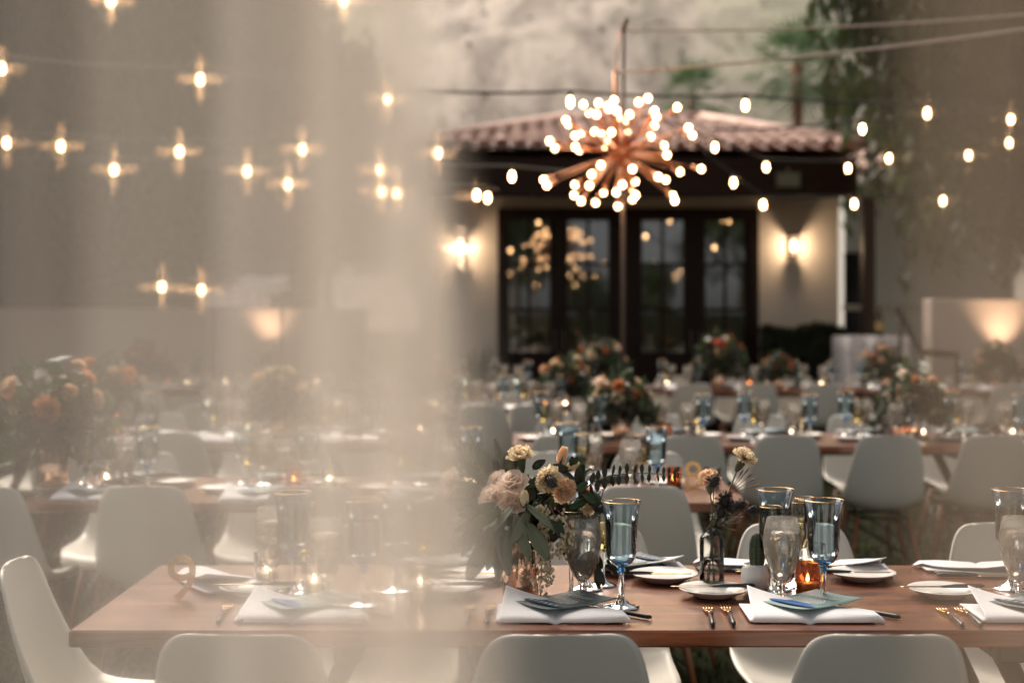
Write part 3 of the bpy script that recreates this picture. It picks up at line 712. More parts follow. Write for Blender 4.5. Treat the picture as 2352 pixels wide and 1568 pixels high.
for i, (qx, qy) in enumerate(raw):
    dx = ((1176+qx*.3)-1425)/F*CY; dz = -((qy*.3)-350)/F*CY
    s = 1-(dx/.60)**2-(dz/.44)**2; dy = .5*sqrt(max(s,.03))*(1 if i % 2 else -1)
    e = Vector((dx,dy,dz)); dn = e.normalized()
    rod = MB(); rod.tube([dn*.05, e-dn*.02], .0065, 6); rod.tube([e-dn*.07, e-dn*.022], .013, 8); rod.build('arm', M['copper'], ch)
    put('bulb', bme, None, ch, tuple(e))
# ropes staying the pole
def rope(a, c, sag, label, rad=.008):
    m_ = MB(); pts = []
    for k in range(17):
        q = k/16; p = a.lerp(c, q); p.z -= sag*4*q*(1-q); pts.append(p)
    o_ = thing('stay_rope', label, 'rope', tuple(a)); m_.tube(pts, rad, 6); m_.v = [tuple(Vector(v_)-a) for v_ in m_.v]; m_.build('strand', M['rope'], o_)
rope(at(1425,70,CY+.3), at(2420,28,9.0), .04, 'pale stay rope from the top of the chandelier pole')
rope(at(1418,166,CY), at(2420,58,8.4), .03, 'tan stay rope from the copper chandelier stem', .010)

# ------------------------------------------------------------------ string lights
bs = MB(); bs.lathe([(0,-.075),(.010,-.066),(.0175,-.055),(.0195,-.04),(.017,-.018),(.012,0),(0,0)],12); sbme = bs.mesh('bulb'); sbme.materials.append(M['bulb2'])
so = MB(); so.lathe([(0,0),(.017,0),(.017,.035),(.01,.045),(0,.045)],10); some = so.mesh('socket'); some.materials.append(M['cable'])
def string_light(pts, label, ends=True, z_off=.045):
    P3 = [at(*q) if not isinstance(q, Vector) else q for q in pts]
    root = thing('string_light', label, 'string lights', tuple(P3[0]))
    top = [p + Vector((0,0,.085)) for p in P3]
    path = []
    full = [top[0]+(top[0]-top[1])*1.0] + top + [top[-1]+(top[-1]-top[-2])*1.0] if ends else top
    for a, c in zip(full, full[1:]):
        for k in range(6):
            q = k/6; p = a.lerp(c, q); p.z += -.035*4*q*(1-q)*(a-c).length*.5; path.append(p)
    path.append(full[-1])
    m_ = MB(); m_.tube([p-P3[0] for p in path], .011, 5); m_.build('cable', M['cable'], root)
    for p in P3:
        q = p - P3[0]
        put('bulb', sbme, None, root, (q.x,q.y,q.z+.04), (0,0,0)); put('socket', some, None, root, (q.x,q.y,q.z+.04))
string_light([(255,2,8.0),(790,2,8.2)], 'string of lit bulbs crossing above all the other strings')
string_light([(4,160,9.6),(460,185,9.9),(890,230,10.2),(1310,236,10.5),(1712,244,10.8),(2130,262,11.0)], 'long string of lit bulbs passing just above the chandelier')
string_light([(15,330,11.0),(140,338,11.0),(412,350,11.0),(695,345,11.0),(1005,354,11.0)], 'string of lit bulbs reaching the left hip of the tiled roof')
string_light([(262,392,11.0),(568,395,11.0),(873,392,11.0),(1176,407,11.0)], 'string of lit bulbs ending left of the chandelier')
string_light([(662,425,11.0),(878,442,11.0),(912,446,11.0),(1095,450,11.0),(1120,456,11.0)], 'lowest string of lit bulbs before the pavilion wall, paired bulbs')
string_light([(1642,340,13.5),(1760,385,13.6),(1948,388,13.7),(2042,365,13.8),(2225,358,13.8),(2318,330,13.8)], 'string of lit bulbs crossing the dark porch beam')
string_light([(1685,421,13.0),(1753,472,13.0),(1962,470,13.2),(2166,463,13.2)], 'string of lit bulbs sagging over the right hand sconce')
col.objects[-1]
string_light([(1981,298,12.5),(2322,276,12.6)], 'string of lit bulbs tied into the weeping tree')
string_light([(372,660,12.3),(463,667,12.3)], 'two lit bulbs on a low line before the white awning')
for o in col.objects:
    if o.get('label','').endswith('over the right hand sconce'): o['label'] = 'string of lit bulbs sagging just above the hedge side sconce'
r = random.Random(9)                    # the strings go on over the lawn behind the viewer and show in the door panes
for k, (yy, zz, x0, n) in enumerate([(-4,2.75,-2.4,6),(-8,2.8,-1.8,7),(-12,2.6,-2.5,8),(-17,2.9,-2,8)]):
    string_light([Vector((x0+q*1.15+r.uniform(-.2,.2), yy+r.uniform(-.5,.5), zz+r.uniform(-.3,.15))) for q in range(n)], ['string of warm bulbs mirrored highest in the door panes','string of warm bulbs mirrored across the middle door panes','string of warm bulbs mirrored low in the door panes','farthest string of warm bulbs mirrored in the door panes'][k])

# ------------------------------------------------------------------ chairs
ST = [(.235,.405,.165),(.222,.425,.18),(.18,.437,.197),(.10,.436,.205),(0,.428,.208),(-.09,.425,.208),(-.15,.435,.206),(-.195,.47,.203),(-.222,.53,.198),(-.243,.61,.188),(-.262,.69,.173),(-.276,.755,.157),(-.283,.79,.141),(-.287,.81,.118),(-.288,.818,.09),(-.288,.82,.05)]
def cat_interp(t):
    n = len(ST)-1; s = t*n; i = min(int(s), n-1); f = s-i
    p0, p1, p2, p3 = ST[max(i-1,0)], ST[i], ST[i+1], ST[min(i+2,n)]
    return [0.5*((2*p1[k])+(-p0[k]+p2[k])*f+(2*p0[k]-5*p1[k]+4*p2[k]-p3[k])*f*f+(-p0[k]+3*p1[k]-3*p2[k]+p3[k])*f**3) for k in range(3)]
def shell_pt(u, v):
    y, z, hw = cat_interp(v); y2, z2, _ = cat_interp(min(1,v+.01)); y1, z1, _ = cat_interp(max(0,v-.01))
    t = Vector((0,y2-y1,z2-z1)); t.normalize(); nrm = Vector((0, t.z, -t.y))     # concave side
    x = (u*2-1); c = .030+.045*exp(-((v-.45)/.16)**2)
    if v < .5: nrm = nrm
    q = Vector((x*hw, y, z)) + nrm*(c*abs(x)**2.4)*(hw/.2)
    return q
def make_chair():
    root = thing('shell_chair', 'x', 'chair')
    m_ = MB(); m_.sheet(lambda u, v: shell_pt(u, v), 18, 44, .007); m_.build('shell', M['shell'], root)
    for sx in (-1,1):
        for sy in (-1,1):
            m_ = MB(); m_.tube([(sx*.125,sy*.12-.01,.395),(sx*.205,sy*.2-.01,.0)], [.0125,.0085], 8); m_.build('leg', M['dowel'], root)
    m_ = MB()
    for sx in (-1,1):
        m_.tube([(sx*.135,-.14,.36),(sx*.18,.16,.16)],.004,5); m_.tube([(sx*.135,.12,.36),(sx*.18,-.18,.16)],.004,5)
    for sy in (-1,1):
        m_.tube([(-.135,sy*.13-.01,.36),(.18,sy*.17-.01,.16)],.004,5); m_.tube([(.135,sy*.13-.01,.36),(-.18,sy*.17-.01,.16)],.004,5)
    m_.tube([(-.12,-.13,.392),(.12,-.13,.392),(.12,.11,.392),(-.12,.11,.392),(-.12,-.13,.392)],.008,5)
    m_.build('brace', M['wire'], root)
    return root
chair = Proto(make_chair())

# ------------------------------------------------------------------ tables
def make_table(x0, x1, y0, y1, label):
    cx, cy_, L, W = (x0+x1)/2, (y0+y1)/2, x1-x0, y1-y0
    root = thing('long_table', label, 'table', (cx, cy_, 0))
    n = 3; pw = W/n
    m_ = MB(); m_.bbox((0,0,TH-.018),(L,W,.036),.004); m_.build('tabletop', M['table'], root, False)
    m_ = MB(); m_.bbox((0,0,TH-.06),(L-.5,.07,.045),.004)
    for sx in (-1,1): m_.bbox((sx*(L/2-.58),0,TH-.062),(.06,W-.14,.048),.004)
    m_.build('under_frame', M['iron'], root, False)
    for sx in (-1,1):
        for sy in (-1,1):
            m_ = MB(); m_.tube([(sx*(L/2-.6),sy*(W/2-.13),TH-.04),(sx*(L/2-.25),sy*(W/2-.1),0)],[.026,.02],6); m_.build('leg', M['iron'], root)
    return root
T = {
 'copper':  (-.936, 1.66, 3.00, 3.78, 'table with the copper vase', 'walnut table set with the copper vase bouquet and teal menus'),
 'eight':   (-1.75, .84, 5.02, 5.80, 'table with the gold eight', 'walnut table carrying a gold number eight, behind the copper vase table'),
 'pole':    (.0, 2.9, 7.15, 7.93, 'table in front of the pole', 'walnut table directly in front of the chandelier pole, with two bouquets'),
 'left3':   (-3.1, -.45, 7.3, 8.08, 'table beyond the gold eight', 'walnut table beyond the gold number eight, nearer the garden wall side'),
 'left4':   (-2.3, .42, 9.45, 10.23, 'table beside the pole foot', 'walnut table ending beside the foot of the chandelier pole'),
 'doors':   (-1.5, 1.0, 12.45, 13.2, 'table before the doors', 'walnut table set before the french doors'),
 'hedge':   (1.14, 3.75, 12.35, 13.13, 'table before the hedge', 'walnut table set before the clipped hedge'),
 'wall':    (3.85, 6.5, 12.2, 12.98, 'table by the stucco wall', 'walnut table set by the uplit stucco wall'),
 'shed':    (-5.2, -1.7, 12.6, 13.38, 'table by the garden wall', 'walnut table along the garden wall under the weeping tree'),
}
for k, q in T.items(): make_table(q[0], q[1], q[2], q[3], q[5])
PH = {'eight':('gold eight table','gold eight end',1),'pole':('pole table','stucco wall end',1),'left3':('table beyond gold eight','pavilion end',1),'left4':('pole foot table','pole end',1),'doors':('doors table','hedge end',1),'hedge':('hedge table','stucco wall end',1),'wall':('stucco wall table','hedge end',0),'shed':('garden wall table','pavilion end',1),'copper':('copper vase table','number nine end',0)}
ORD = ['first','second','third','fourth','fifth','sixth']
def place_words(key, xs, x, side):
    a, e, d = PH[key]; i = sorted(xs, reverse=bool(d)).index(x)
    return ORD[i]+(' pavilion side' if side else ' tulle side')+' place from '+e+', '+a
def chairs(key, near, far, ny=None, fy=None, jit=.02, nlab=None, flab=None):
    q = T[key]; rr_ = random.Random(hash(key) % 1000 if False else len(key)*13)
    for x in near:
        chair.place((x, (ny if ny else q[2]-.05)+rr_.uniform(-jit,jit), 0), rr_.uniform(-.07,.07), 'white shell chair, '+place_words(key, near, x, 0), 'chairs with turned backs at the '+q[4])
    for x in far:
        chair.place((x, (fy if fy else q[3]+.05)+rr_.uniform(-jit,jit), 0), pi+rr_.uniform(-.07,.07), 'white shell chair, '+place_words(key, far, x, 1), 'chairs on the far side of the '+q[4])
BO = .288                                # back plane behind the chair's origin
chairs('copper', [-.50,.086,.700,1.30], [-.35,.23,.805,1.40], 2.65+BO, 4.08-BO, .0)
nl = ['pushed to the napkin seen through the tulle','pushed to the place with the slate menu','pushed to the place with the sage menu','pushed to the place with the curled napkin']
fl_ = ['across from the tulle veiled napkin','behind the bouquet and the empty blue goblet','behind the cactus and the wine flutes','behind the plate with the slanted forks']
i_n = i_f = 0
for o in list(col.objects):
    g_ = o.get('group','')
    if g_ == 'chairs with turned backs at the table with the copper vase': o['label'] = 'white shell chair with its back turned, '+nl[i_n]; i_n += 1
    elif g_ == 'chairs on the far side of the table with the copper vase': o['label'] = 'white shell chair facing the forks, '+fl_[i_f]; i_f += 1
chair.place((-.93, 3.45, 0), -pi/2+.05, 'white shell chair standing at the head of the table with the copper vase')
chairs('eight', [-1.84,-1.28,-.70,-.13,.472], [-1.6,-1.0,-.35,.2,.6], 4.91+BO, 6.15-BO)
chairs('pole', [.27,.88,1.355,1.865,2.375], [.3,.85,1.45,2.0,2.55], 6.95+BO, 8.4-BO)
chairs('left3', [-2.8,-2.25,-1.7,-1.1], [-2.7,-2.1,-1.5,-.9], 7.1+BO, 8.5-BO)
chairs('left4', [-2.0,-1.4,-.8,-.2,.15], [-1.9,-1.3,-.7,-.1], 9.25+BO, 10.6-BO)
chairs('doors', [-1.2,-.6,.0,.6], [-1.2,-.6,.0,.6])
chairs('hedge', [1.55,2.1,2.65,3.3], [1.5,2.1,2.7,3.3], 12.1+BO, 13.5-BO)
chairs('wall', [4.2,4.8], [4.2,4.8]); chairs('shed', [-4.6,-3.9,-3.2,-2.5], [-4.4,-3.8,-3.1,-2.4])

# ------------------------------------------------------------------ tableware prototypes (origin at the foot, on the table)
def goblet():
    root = thing('blue_goblet', 'x', 'goblet'); h = .242
    m_ = MB(); m_.lathe([(.0115,.094),(.024,.101),(.0315,.112),(.0355,.128),(.0362,.145),(.0362,.165),(.0370,.19),(.0395,.215),(.0430,.234),(.0455,.2405)],36); m_.build('bowl', M['blue_bowl'], root)
    m_ = MB(); m_.lathe([(0,.1005),(.02,.1012),(.0115,.0935),(.0085,.088),(.0105,.084),(.0075,.079),(0,.078)],20); m_.build('bowl_base', M['blue_deep'], root)
    m_ = MB(); m_.lathe([(0,.0795),(.0065,.0795),(.0058,.07),(.0075,.05),(.0062,.034),(.009,.02),(.018,.010),(.032,.0045),(.0405,.003),(.041,.0018),(.04,.0006),(0,.0006)],28); m_.build('stem', M['clear_solid'], root)
    m_ = MB(); tor = [(.0455*cos(a*pi/18), .0455*sin(a*pi/18), .2408) for a in range(37)]; m_.tube(tor, .0011, 5, False); m_.build('gold_rim', M['gold'], root)
    return root
def water_glass():
    root = thing('water_goblet', 'x', 'glass')
    outer = [(.011,.052),(.019,.060),(.0295,.080),(.038,.105),(.0430,.130),(.0435,.148),(.0415,.167),(.0380,.184),(.0350,.198)]
    m_ = MB(); m_.lathe(outer,36); m_.build('bowl', M['frost_bowl'], root)
    m_ = MB(); m_.lathe([(0,.056),(.010,.058)]+[(a-.0016,z) for a,z in outer[1:6]]+[(.0398,.168),(0,.168)],32); m_.build('water', M['water'], root)
    m_ = MB(); m_.lathe([(0,.0525),(.0115,.0525),(.0078,.042),(.0066,.030),(.0095,.016),(.018,.008),(.03,.004),(.0345,.0028),(.035,.0016),(.034,.0006),(0,.0006)],28); m_.build('stem', M['clear_solid'], root)
    return root
def flute():
    root = thing('wine_flute', 'x', 'glass')
    outer = [(.010,.086),(.018,.096),(.0245,.115),(.0275,.14),(.0282,.165),(.0275,.19),(.0265,.206)]
    m_ = MB(); m_.lathe(outer,32); m_.build('bowl', M['clear_bowl'], root)
    m_ = MB(); m_.lathe([(0,.089),(.009,.091)]+[(a-.0015,z) for a,z in outer[1:4]]+[(.0265,.156),(0,.156)],28); m_.build('wine', M['wine'], root)
    m_ = MB(); m_.lathe([(0,.0855),(.011,.0868),(.006,.078),(.005,.05),(.006,.022),(.015,.01),(.028,.0045),(.0335,.003),(.034,.0016),(.033,.0006),(0,.0006)],26); m_.build('stem', M['clear_solid'], root)
    m_ = MB(); m_.tube([(.0262*cos(a*pi/16), .0262*sin(a*pi/16), .2062) for a in range(33)], .0009, 5, False); m_.build('gold_rim', M['gold'], root)
    return root
def plate():
    m_ = MB(); R_ = .083
    m_.lathe([(0,.009),(.045,.009),(.052,.0105),(.07,.0165),(R_,.022),(R_+.001,.021),(R_-.001,.0195),(.07,.013),(.053,.006),(.048,.001),(.044,.001),(.043,.004),(0,.004)],48)
    o = m_.build('bread_plate', M['ceramic']); return tag(o, 'x', 'plate')
def fork():
    root = thing('fork', 'x', 'fork')
    m_ = MB()
    for k in range(4):
        x = -.0098+k*.0065; m_.tube([(x,.105,.006),(x,.082,.0035),(x*.9,.06,.002)], [.0011,.0018,.0021], 5)
    m_.sheet(lambda u, v: ((u-.5)*(.0235-.012*v*v), .062-.034*v, .004+.002*v), 6, 6, .0022)
    m_.tube([(0,.03,.005),(0,.005,.007)], [.0042,.0034], 6); m_.build('tines', M['gold'], root)
    m_ = MB(); m_.tube([(0,.008,.0068),(0,-.03,.007),(0,-.09,.005),(0,-.101,.005)], [.0038,.0052,.006,.0035], 8); m_.build('handle', M['black_handle'], root)
    return root
def knife(n):
    root = thing('table_knife', 'x', 'knife')
    m_ = MB(); m_.sheet(lambda u, v: ((u-.5)*.015*(1-.5*v**3)+.002*v, .0+.10*v, .0045), 3, 10, .0014); m_.build('blade', M['gold'], root)
    m_ = MB(); m_.tube([(0,.004,.004),(0,-.03,.005),(0,-.09,.005),(0,-.1,.005)], [.0032,.0048,.0054,.003], 8); m_.build('handle', M['black_handle'], root)
    return root
def napkin():
    L, D = .285, .17
    def fn(u, v):                       # u along the near edge, v away from the guest
        d = D*(1-.62*u**1.4)+.0; y = -.075+d*v; x = -L/2+L*u+ .012*v*(1-u)
        if u > .82: y = -.075 + d*v*(1-((u-.82)/.18)**2*.75) + .006*((u-.82)/.18)
        roll = sqrt(max(0,1-(1-min(1,v/.22))**2)); h = .003+.015*roll + .002*sin(u*9+v*4)*roll
        h += .034*max(0,1-u*2.1)**1.25*max(0,(v-.12)/.88)**1.1
        h -= .006*exp(-((u-.43)/.03)**2)*exp(-((v-.1)/.2)**2)
        edge = min(1,(1-u)/.05); h = h*(.4+.6*edge)
        return (x, y, h)
    m_ = MB(); m_.sheet(fn, 56, 26, .0025)
    def fn2(u, v):                      # the lower fold of the cloth
        d = D*(1-.5*u**1.4); return (-L/2-.006+L*.97*u, -.068+d*v*.98, .0048+.003*sqrt(max(0,1-(1-min(1,v/.2))**2)))
    m_.sheet(fn2, 20, 10, .0035)
    return tag(m_.build('folded_napkin', M['linen']), 'x', 'napkin')
def text_mesh(body, size, ext=0.0, align='CENTER'):
    c = bpy.data.curves.new('t', 'FONT'); c.body = body; c.size = size; c.extrude = ext; c.align_x = align; c.space_character = 1.25 if ext == 0 else 1
    o = bpy.data.objects.new('t', c); col.objects.link(o); dg = bpy.context.evaluated_depsgraph_get()
    me = bpy.data.meshes.new_from_object(o.evaluated_get(dg)); bpy.data.objects.remove(o); return me
txF, txS, txJ = text_mesh('F I R S T', .0105), text_mesh('S E C O N D', .0105), text_mesh('J E F F R E Y', .016)
for q in (txF, txS, txJ): q.materials.append(M['print'])
def menu(card, stroke, name_text):
    root = thing('menu_card', 'x', 'menu'); Lc, Wc = .20, .135
    m_ = MB(); m_.sheet(lambda u, v: ((u-.5)*Wc, (v-.5)*Lc, .003+.004*((v-.5)**2)*4+.003*(u-.5)**2*4), 6, 8, .0008); m_.build('card', M[card], root)
    z = .0085
    put('printed_text', txF, None, root, (0,.068,z)); put('printed_text', txS, None, root, (0,.022,z-.002))
    rr_ = random.Random(8); ln = MB()
    for k, y in enumerate([.056,.048,.040,.010,.002,-.006,-.014,-.022,-.030]):
        x = -.045+rr_.uniform(0,.014); xe = -x-rr_.uniform(0,.01)
        while x < xe:
            w_ = rr_.uniform(.003,.010); zz = .0046+.016*y*y*10*.1*4
            ln.add([(x,y-.0016,.0076),(x+w_,y-.0016,.0076),(x+w_,y+.0016,.0076),(x,y+.0016,.0076)],[(0,1,2,3)]); x += w_+.0018
    ln.build('printed_text', M['print'], root, False)
    st = MB(); st.grid(lambda u, v: ((u-.5)*.135+.0, -.065+(v-.5)*.03*(sin(pi*min(1,u*1.02)))**.5+.006*sin(u*3), .0088+.001*u), 24, 4); st.build('brush_stroke', M[stroke], root)
    if name_text: put('printed_text', txJ, None, root, (-.004,-.069,.0105))
    return root
def votive(matg, lit=True, s=1.0):
    root = thing('votive_candle', 'x', 'candle'); n = 48
    m_ = MB(); m_.lathe([(0,.002),(.025,.002),(.0275,.006),(.0285,.04),(.0305,.082)],n,(0,0,0),wob=lambda a,z: 1+.025*cos(a*22)); m_.build('holder', matg, root)
    m_ = MB(); m_.lathe([(0,.010),(.023,.011),(.024,.034),(.02,.0355),(0,.034)],20); m_.build('wax', M['wax'], root)
    m_ = MB(); m_.lathe([(0,.036),(.0035,.040),(.004,.044),(.002,.052),(0,.057)],10); m_.build('flame', M['flame'], root)
    return root
gob, wat, flu, pla, frk, knf, nap = [Proto(f()) for f in (goblet, water_glass, flute, plate, fork)] + [Proto(knife(0)), Proto(napkin())]
men_d, men_t = Proto(menu('card_dark','stroke',True)), Proto(menu('card_teal','stroke_b',False))
vot_a, vot_c = Proto(votive(M['amber'])), Proto(votive(M['clear_bowl']))

# flowers ----------------------------------------------------------------
def petal(mb, base, d, up, L, W, cup, ruff=0, rr_=None, nu=4, nv=4):
    side = d.cross(up).normalized()
    ph = rr_.random()*6.28 if rr_ else 0
    def fn(u, v):
        x = (u-.5)*2; w = W*sin(pi*(.18+.64*v))**.8
        p = base + d*L*v + side*(x*w*.5) + up*(cup*L*(v*v*.9 + .5*x*x*v))
        if ruff: p = p + up*(ruff*L*v*v*sin(x*7+ph)) + d*(ruff*.5*L*v*v*cos(x*9+ph))
        return p
    mb.grid(fn, nu, nv)
def rose_mesh(seed, R_):
    rr_ = random.Random(seed); mb = MB(); Z = Vector((0,0,1))
    for ring, (n, tilt, L, W) in enumerate([(3,86,.95,.7),(4,80,1.0,.9),(5,72,1.02,1.1),(5,60,1.05,1.25),(6,40,1.05,1.3)]):
        for k in range(n):
            a = 2*pi*(k+.37*ring)/n + rr_.uniform(-.15,.15); t = radians(tilt+rr_.uniform(-5,5))
            out = Vector((cos(a),sin(a),0)); d = (out*cos(t)+Z*sin(t)).normalized(); inn = (-out*sin(t)+Z*cos(t)).normalized()
            petal(mb, out*(R_*.10*ring*.6)-Z*R_*.55, d, inn, R_*L*1.15, R_*W, .22-.09*ring, .02, rr_)
    return mb
def carnation_mesh(seed, R_):
    rr_ = random.Random(seed); mb = MB(); Z = Vector((0,0,1))
    for ring, (n, tilt, L) in enumerate([(9,6,1.0),(9,22,.95),(8,42,.88),(6,62,.8),(5,80,.7)]):
        for k in range(n):
            a = 2*pi*(k+.5*ring)/n+rr_.uniform(-.2,.2); t = radians(tilt+rr_.uniform(-8,8)); out = Vector((cos(a),sin(a),0))
            d = (out*cos(t)+Z*sin(t)).normalized(); up = (-out*sin(t)+Z*cos(t)).normalized()
            petal(mb, Vector((0,0,0)), d, up, R_*L*rr_.uniform(.85,1.1), R_*.95, .1, .13, rr_, 8, 4)
    return mb
def calyx_mesh(R_):
    mb = MB(); mb.lathe([(0,-R_*1.15),(R_*.16,-R_*1.1),(R_*.3,-R_*.75),(R_*.36,-R_*.3),(R_*.55,.02),(R_*.2,.0),(0,-.0)],10); return mb
def bud_mesh(seed, R_):
    rr_ = random.Random(seed); mb = MB()
    for k in range(5):
        a = 2*pi*k/5; out = Vector((cos(a),sin(a),0)); t = radians(82); d = out*cos(t)+Vector((0,0,1))*sin(t); up = -out*sin(t)+Vector((0,0,1))*cos(t)
        petal(mb, out*R_*.3-Vector((0,0,R_)), d, up, R_*2.2, R_*1.3, .22, 0, rr_)
    return mb
def leaf_mesh(L, W, bend=.15):
    mb = MB(); mb.sheet(lambda u, v: ((u-.5)*W*sin(pi*(.06+.9*v))**.8, L*v, bend*L*v*(1-v)+abs(u-.5)*W*.25), 4, 8, .0006); return mb
def thistle_mesh(seed, R_, ln=1.5):
    rr_ = random.Random(seed); mb = MB(); mb.sphere((0,0,0),R_*.75,10,8,(1,1,ln))
    for k in range(260):
        d = Vector((rr_.gauss(0,1),rr_.gauss(0,1),rr_.gauss(0,1))).normalized(); p = Vector((d.x*R_*.7,d.y*R_*.7,d.z*R_*.7*ln)); e = d.cross(Vector((rr_.gauss(0,1),rr_.gauss(0,1),rr_.gauss(0,1)))).normalized()*R_*.05
        tip = p+(d+Vector((0,0,.35)))*R_*.5; mb.add([p-e,p+e,tip],[(0,1,2)])
    for k in range(9):
        a = k*.7; d = Vector((cos(a),sin(a),.2)); s_ = Vector((-sin(a),cos(a),0))*R_*.16; b0 = Vector((0,0,-R_*ln*.7)); mb.add([b0-s_,b0+s_,b0+d*R_*1.8],[(0,1,2)])
    return mb
ROSE = [rose_mesh(k, .028).mesh('rose') for k in (1,2)]; CARN = [carnation_mesh(k, .030).mesh('carnation') for k in (3,4)]
def rotto(d): return Vector(d).to_track_quat('Z','Y').to_euler()
def fl(name, me, m, root, p, d, s=1.0):
    me2 = me.copy() if (me.materials and me.materials[0] != m) else me
    key = (me.name, m.name)
    if key in FC: me2 = FC[key]
    else:
        me2 = me.copy(); me2.materials.clear(); me2.materials.append(m); FC[key] = me2
    o_ = put(name, me2, None, root, tuple(p), rotto(d)); o_.scale = (s,s,s); return o_
FC = {}
# the copper vase bouquet
vb = tp(1195,1371); by = vb.y
bq = thing('flower_arrangement', 'copper vase bouquet of blush roses, peach carnations and trailing eucalyptus', 'flowers', tuple(vb))
def rel(px, py, dy=0.0): return at(px,py,by+dy) - vb
m_ = MB(); hv = rel(1195,1240).z; rv = .043
m_.lathe([(0,.001),(rv*.96,.001),(rv,.006),(rv*1.0,hv*.5),(rv*1.02,hv),(rv*.96,hv),(rv*.95,.01),(0,.008)],40,wob=lambda a,z: 1+.012*sin(a*5+z*40)); m_.build('vase', M['copper_vase'], bq)
for nm, k, m__, px, py, dy, d, s in [
    ('rose',0,'petal_blush',1178,1106,-.075,(-.1,-.6,.8),1.05), ('rose',1,'petal_blush',1131,1139,-.07,(-.5,-.6,.6),1.05), ('rose',0,'petal_blush',1177,1152,-.085,(.1,-.7,.65),.95),
    ('rose',1,'petal_blush',1141,1100,-.03,(-.6,-.5,.7),.75), ('rose',0,'petal_blush',1110,1245,-.05,(-.6,-.7,-.4),.95),('rose',1,'petal_blush',1083,1230,.0,(-.9,-.5,-.2),.9),
    ('rose',0,'petal_red',1352,1140,-.01,(.8,-.6,.1),.6), ('rose',1,'petal_cream',1352,1165,-.03,(.7,-.8,-.1),.6),('rose',1,'petal_blush',1033,1105,.05,(-.8,-.5,.3),1.0)]:
    fl(nm, ROSE[k], M[m__], bq, rel(px,py,dy), d, s)
for px, py, dy, d, s, m__ in [(1197,1050,-.02,(-.08,-.2,1),1.12,'petal_cream'),(1262,1102,-.08,(-.2,-1,.35),1.05,'petal_cream'),(1292,1125,-.07,(.5,-.9,-.05),1.05,'petal_peach')]:
    fl('carnation', CARN[0] if px < 1280 else CARN[1], M[m__], bq, rel(px,py,dy), d, s)
CAL = calyx_mesh(.030).mesh('calyx'); fl('calyx', CAL, M['green_leaf'], bq, rel(1197,1056,-.02), (-.08,-.2,1), .95)
BUD = bud_mesh(4,.016).mesh('rosebud'); SEP = MB()
for k in range(5):
    a = k*1.257; SEP.add([(cos(a-.35)*.008,sin(a-.35)*.008,-.016),(cos(a+.35)*.008,sin(a+.35)*.008,-.016),(cos(a)*.019,sin(a)*.019,.006+.006*(k%2))],[(0,1,2)])
SEP.sphere((0,0,-.017),.007,8,6); SEPM = SEP.mesh('sepals')
for px, py, d, s, m__ in [(1291,1047,(.3,-.2,1),1.15,'petal_peach'),(1311,1070,(.8,-.3,.5),1.05,'petal_cream'),(1204,1145,(.05,-.4,1),1.0,'bell')]:
    fl('rosebud', BUD, M[m__], bq, rel(px,py,-.04 if px>1250 else -.12), d, s); fl('sepals', SEPM, M['green_leaf'], bq, rel(px,py,-.04 if px>1250 else -.12), d, s)
TH1 = thistle_mesh(5,.014).mesh('thistle')
fl('thistle', TH1, M['thistle'], bq, rel(1265,1106,-.115), (.4,-.5,-.5), 1.0); fl('thistle', TH1, M['thistle'], bq, rel(1386,1168,-.07), (.9,-.3,.1), .95); fl('thistle', TH1, M['thistle'], bq, rel(1360,1240,.0), (.6,-.3,.1), .6)
EL = leaf_mesh(.1,.036).mesh('leaf'); GL = leaf_mesh(.06,.026,.25).mesh('leaf')
def leaf_rot(d, roll):
    y = d.normalized(); z = Vector((0,-1,.25)); z = (z-y*z.dot(y)).normalized(); x = y.cross(z)
    return (Matrix((x,y,z)).transposed() @ Matrix.Rotation(roll,3,'Y')).to_euler()
def leaf(me, m__, px, py, dy, tx, ty, s=1.0, roll=0, tdy=0):
    p = rel(px,py,dy); q = rel(tx,ty,dy+tdy); d = (q-p); L = d.length; d.normalize()
    e = leaf_rot(d, roll)
    key = (me.name, m__)
    if key not in FC: c = me.copy(); c.materials.clear(); c.materials.append(M[m__]); FC[key] = c
    o_ = put('leaf', FC[key], None, bq, tuple(p), e); b_ = .1 if me is EL else .06; k_ = L/b_*s; o_.scale = (k_,k_,k_)
rr = random.Random(31)
for a in [(1205,1160,-.12,1262,1212,1.1),(1210,1200,-.13,1253,1275,1.0),(1150,1170,-.11,1080,1206,1.0),(1160,1190,-.10,1110,1250,1.0),(1175,1200,-.12,1160,1275,1.0),(1190,1210,-.12,1215,1275,.9),(1130,1210,-.09,1095,1290,1.0),(1120,1230,-.08,1083,1318,1.0),(1140,1225,-.09,1140,1320,1.0),
          (1110,1210,-.06,1068,1270,1.0),(1105,1190,-.05,1050,1215,1.0),(1160,1215,-.11,1130,1285,1.0),(1215,1170,-.12,1180,1235,1.0),(1140,1160,-.09,1090,1170,1.0),(1180,1165,-.13,1140,1215,1.0),(1100,1255,-.06,1075,1322,.9),(1200,1185,-.13,1225,1240,1.0),(1120,1180,-.06,1060,1180,1.0),(1110,1130,-.02,1045,1110,1),(1100,1150,-.02,1035,1150,1),(1110,1110,.0,1060,1060,1),(1130,1090,.02,1095,1030,1),(1100,1200,-.04,1045,1250,1),(1150,1230,-.11,1165,1310,1),(1185,1180,-.13,1205,1255,1),(1095,1170,-.03,1040,1195,1),(1150,1075,.03,1135,1015,1),(1135,1240,-.09,1120,1300,.9)]:
    leaf(EL, 'euc', *a[:5], s=1.15, roll=rr.uniform(-.9,.9), tdy=rr.uniform(-.03,.01))
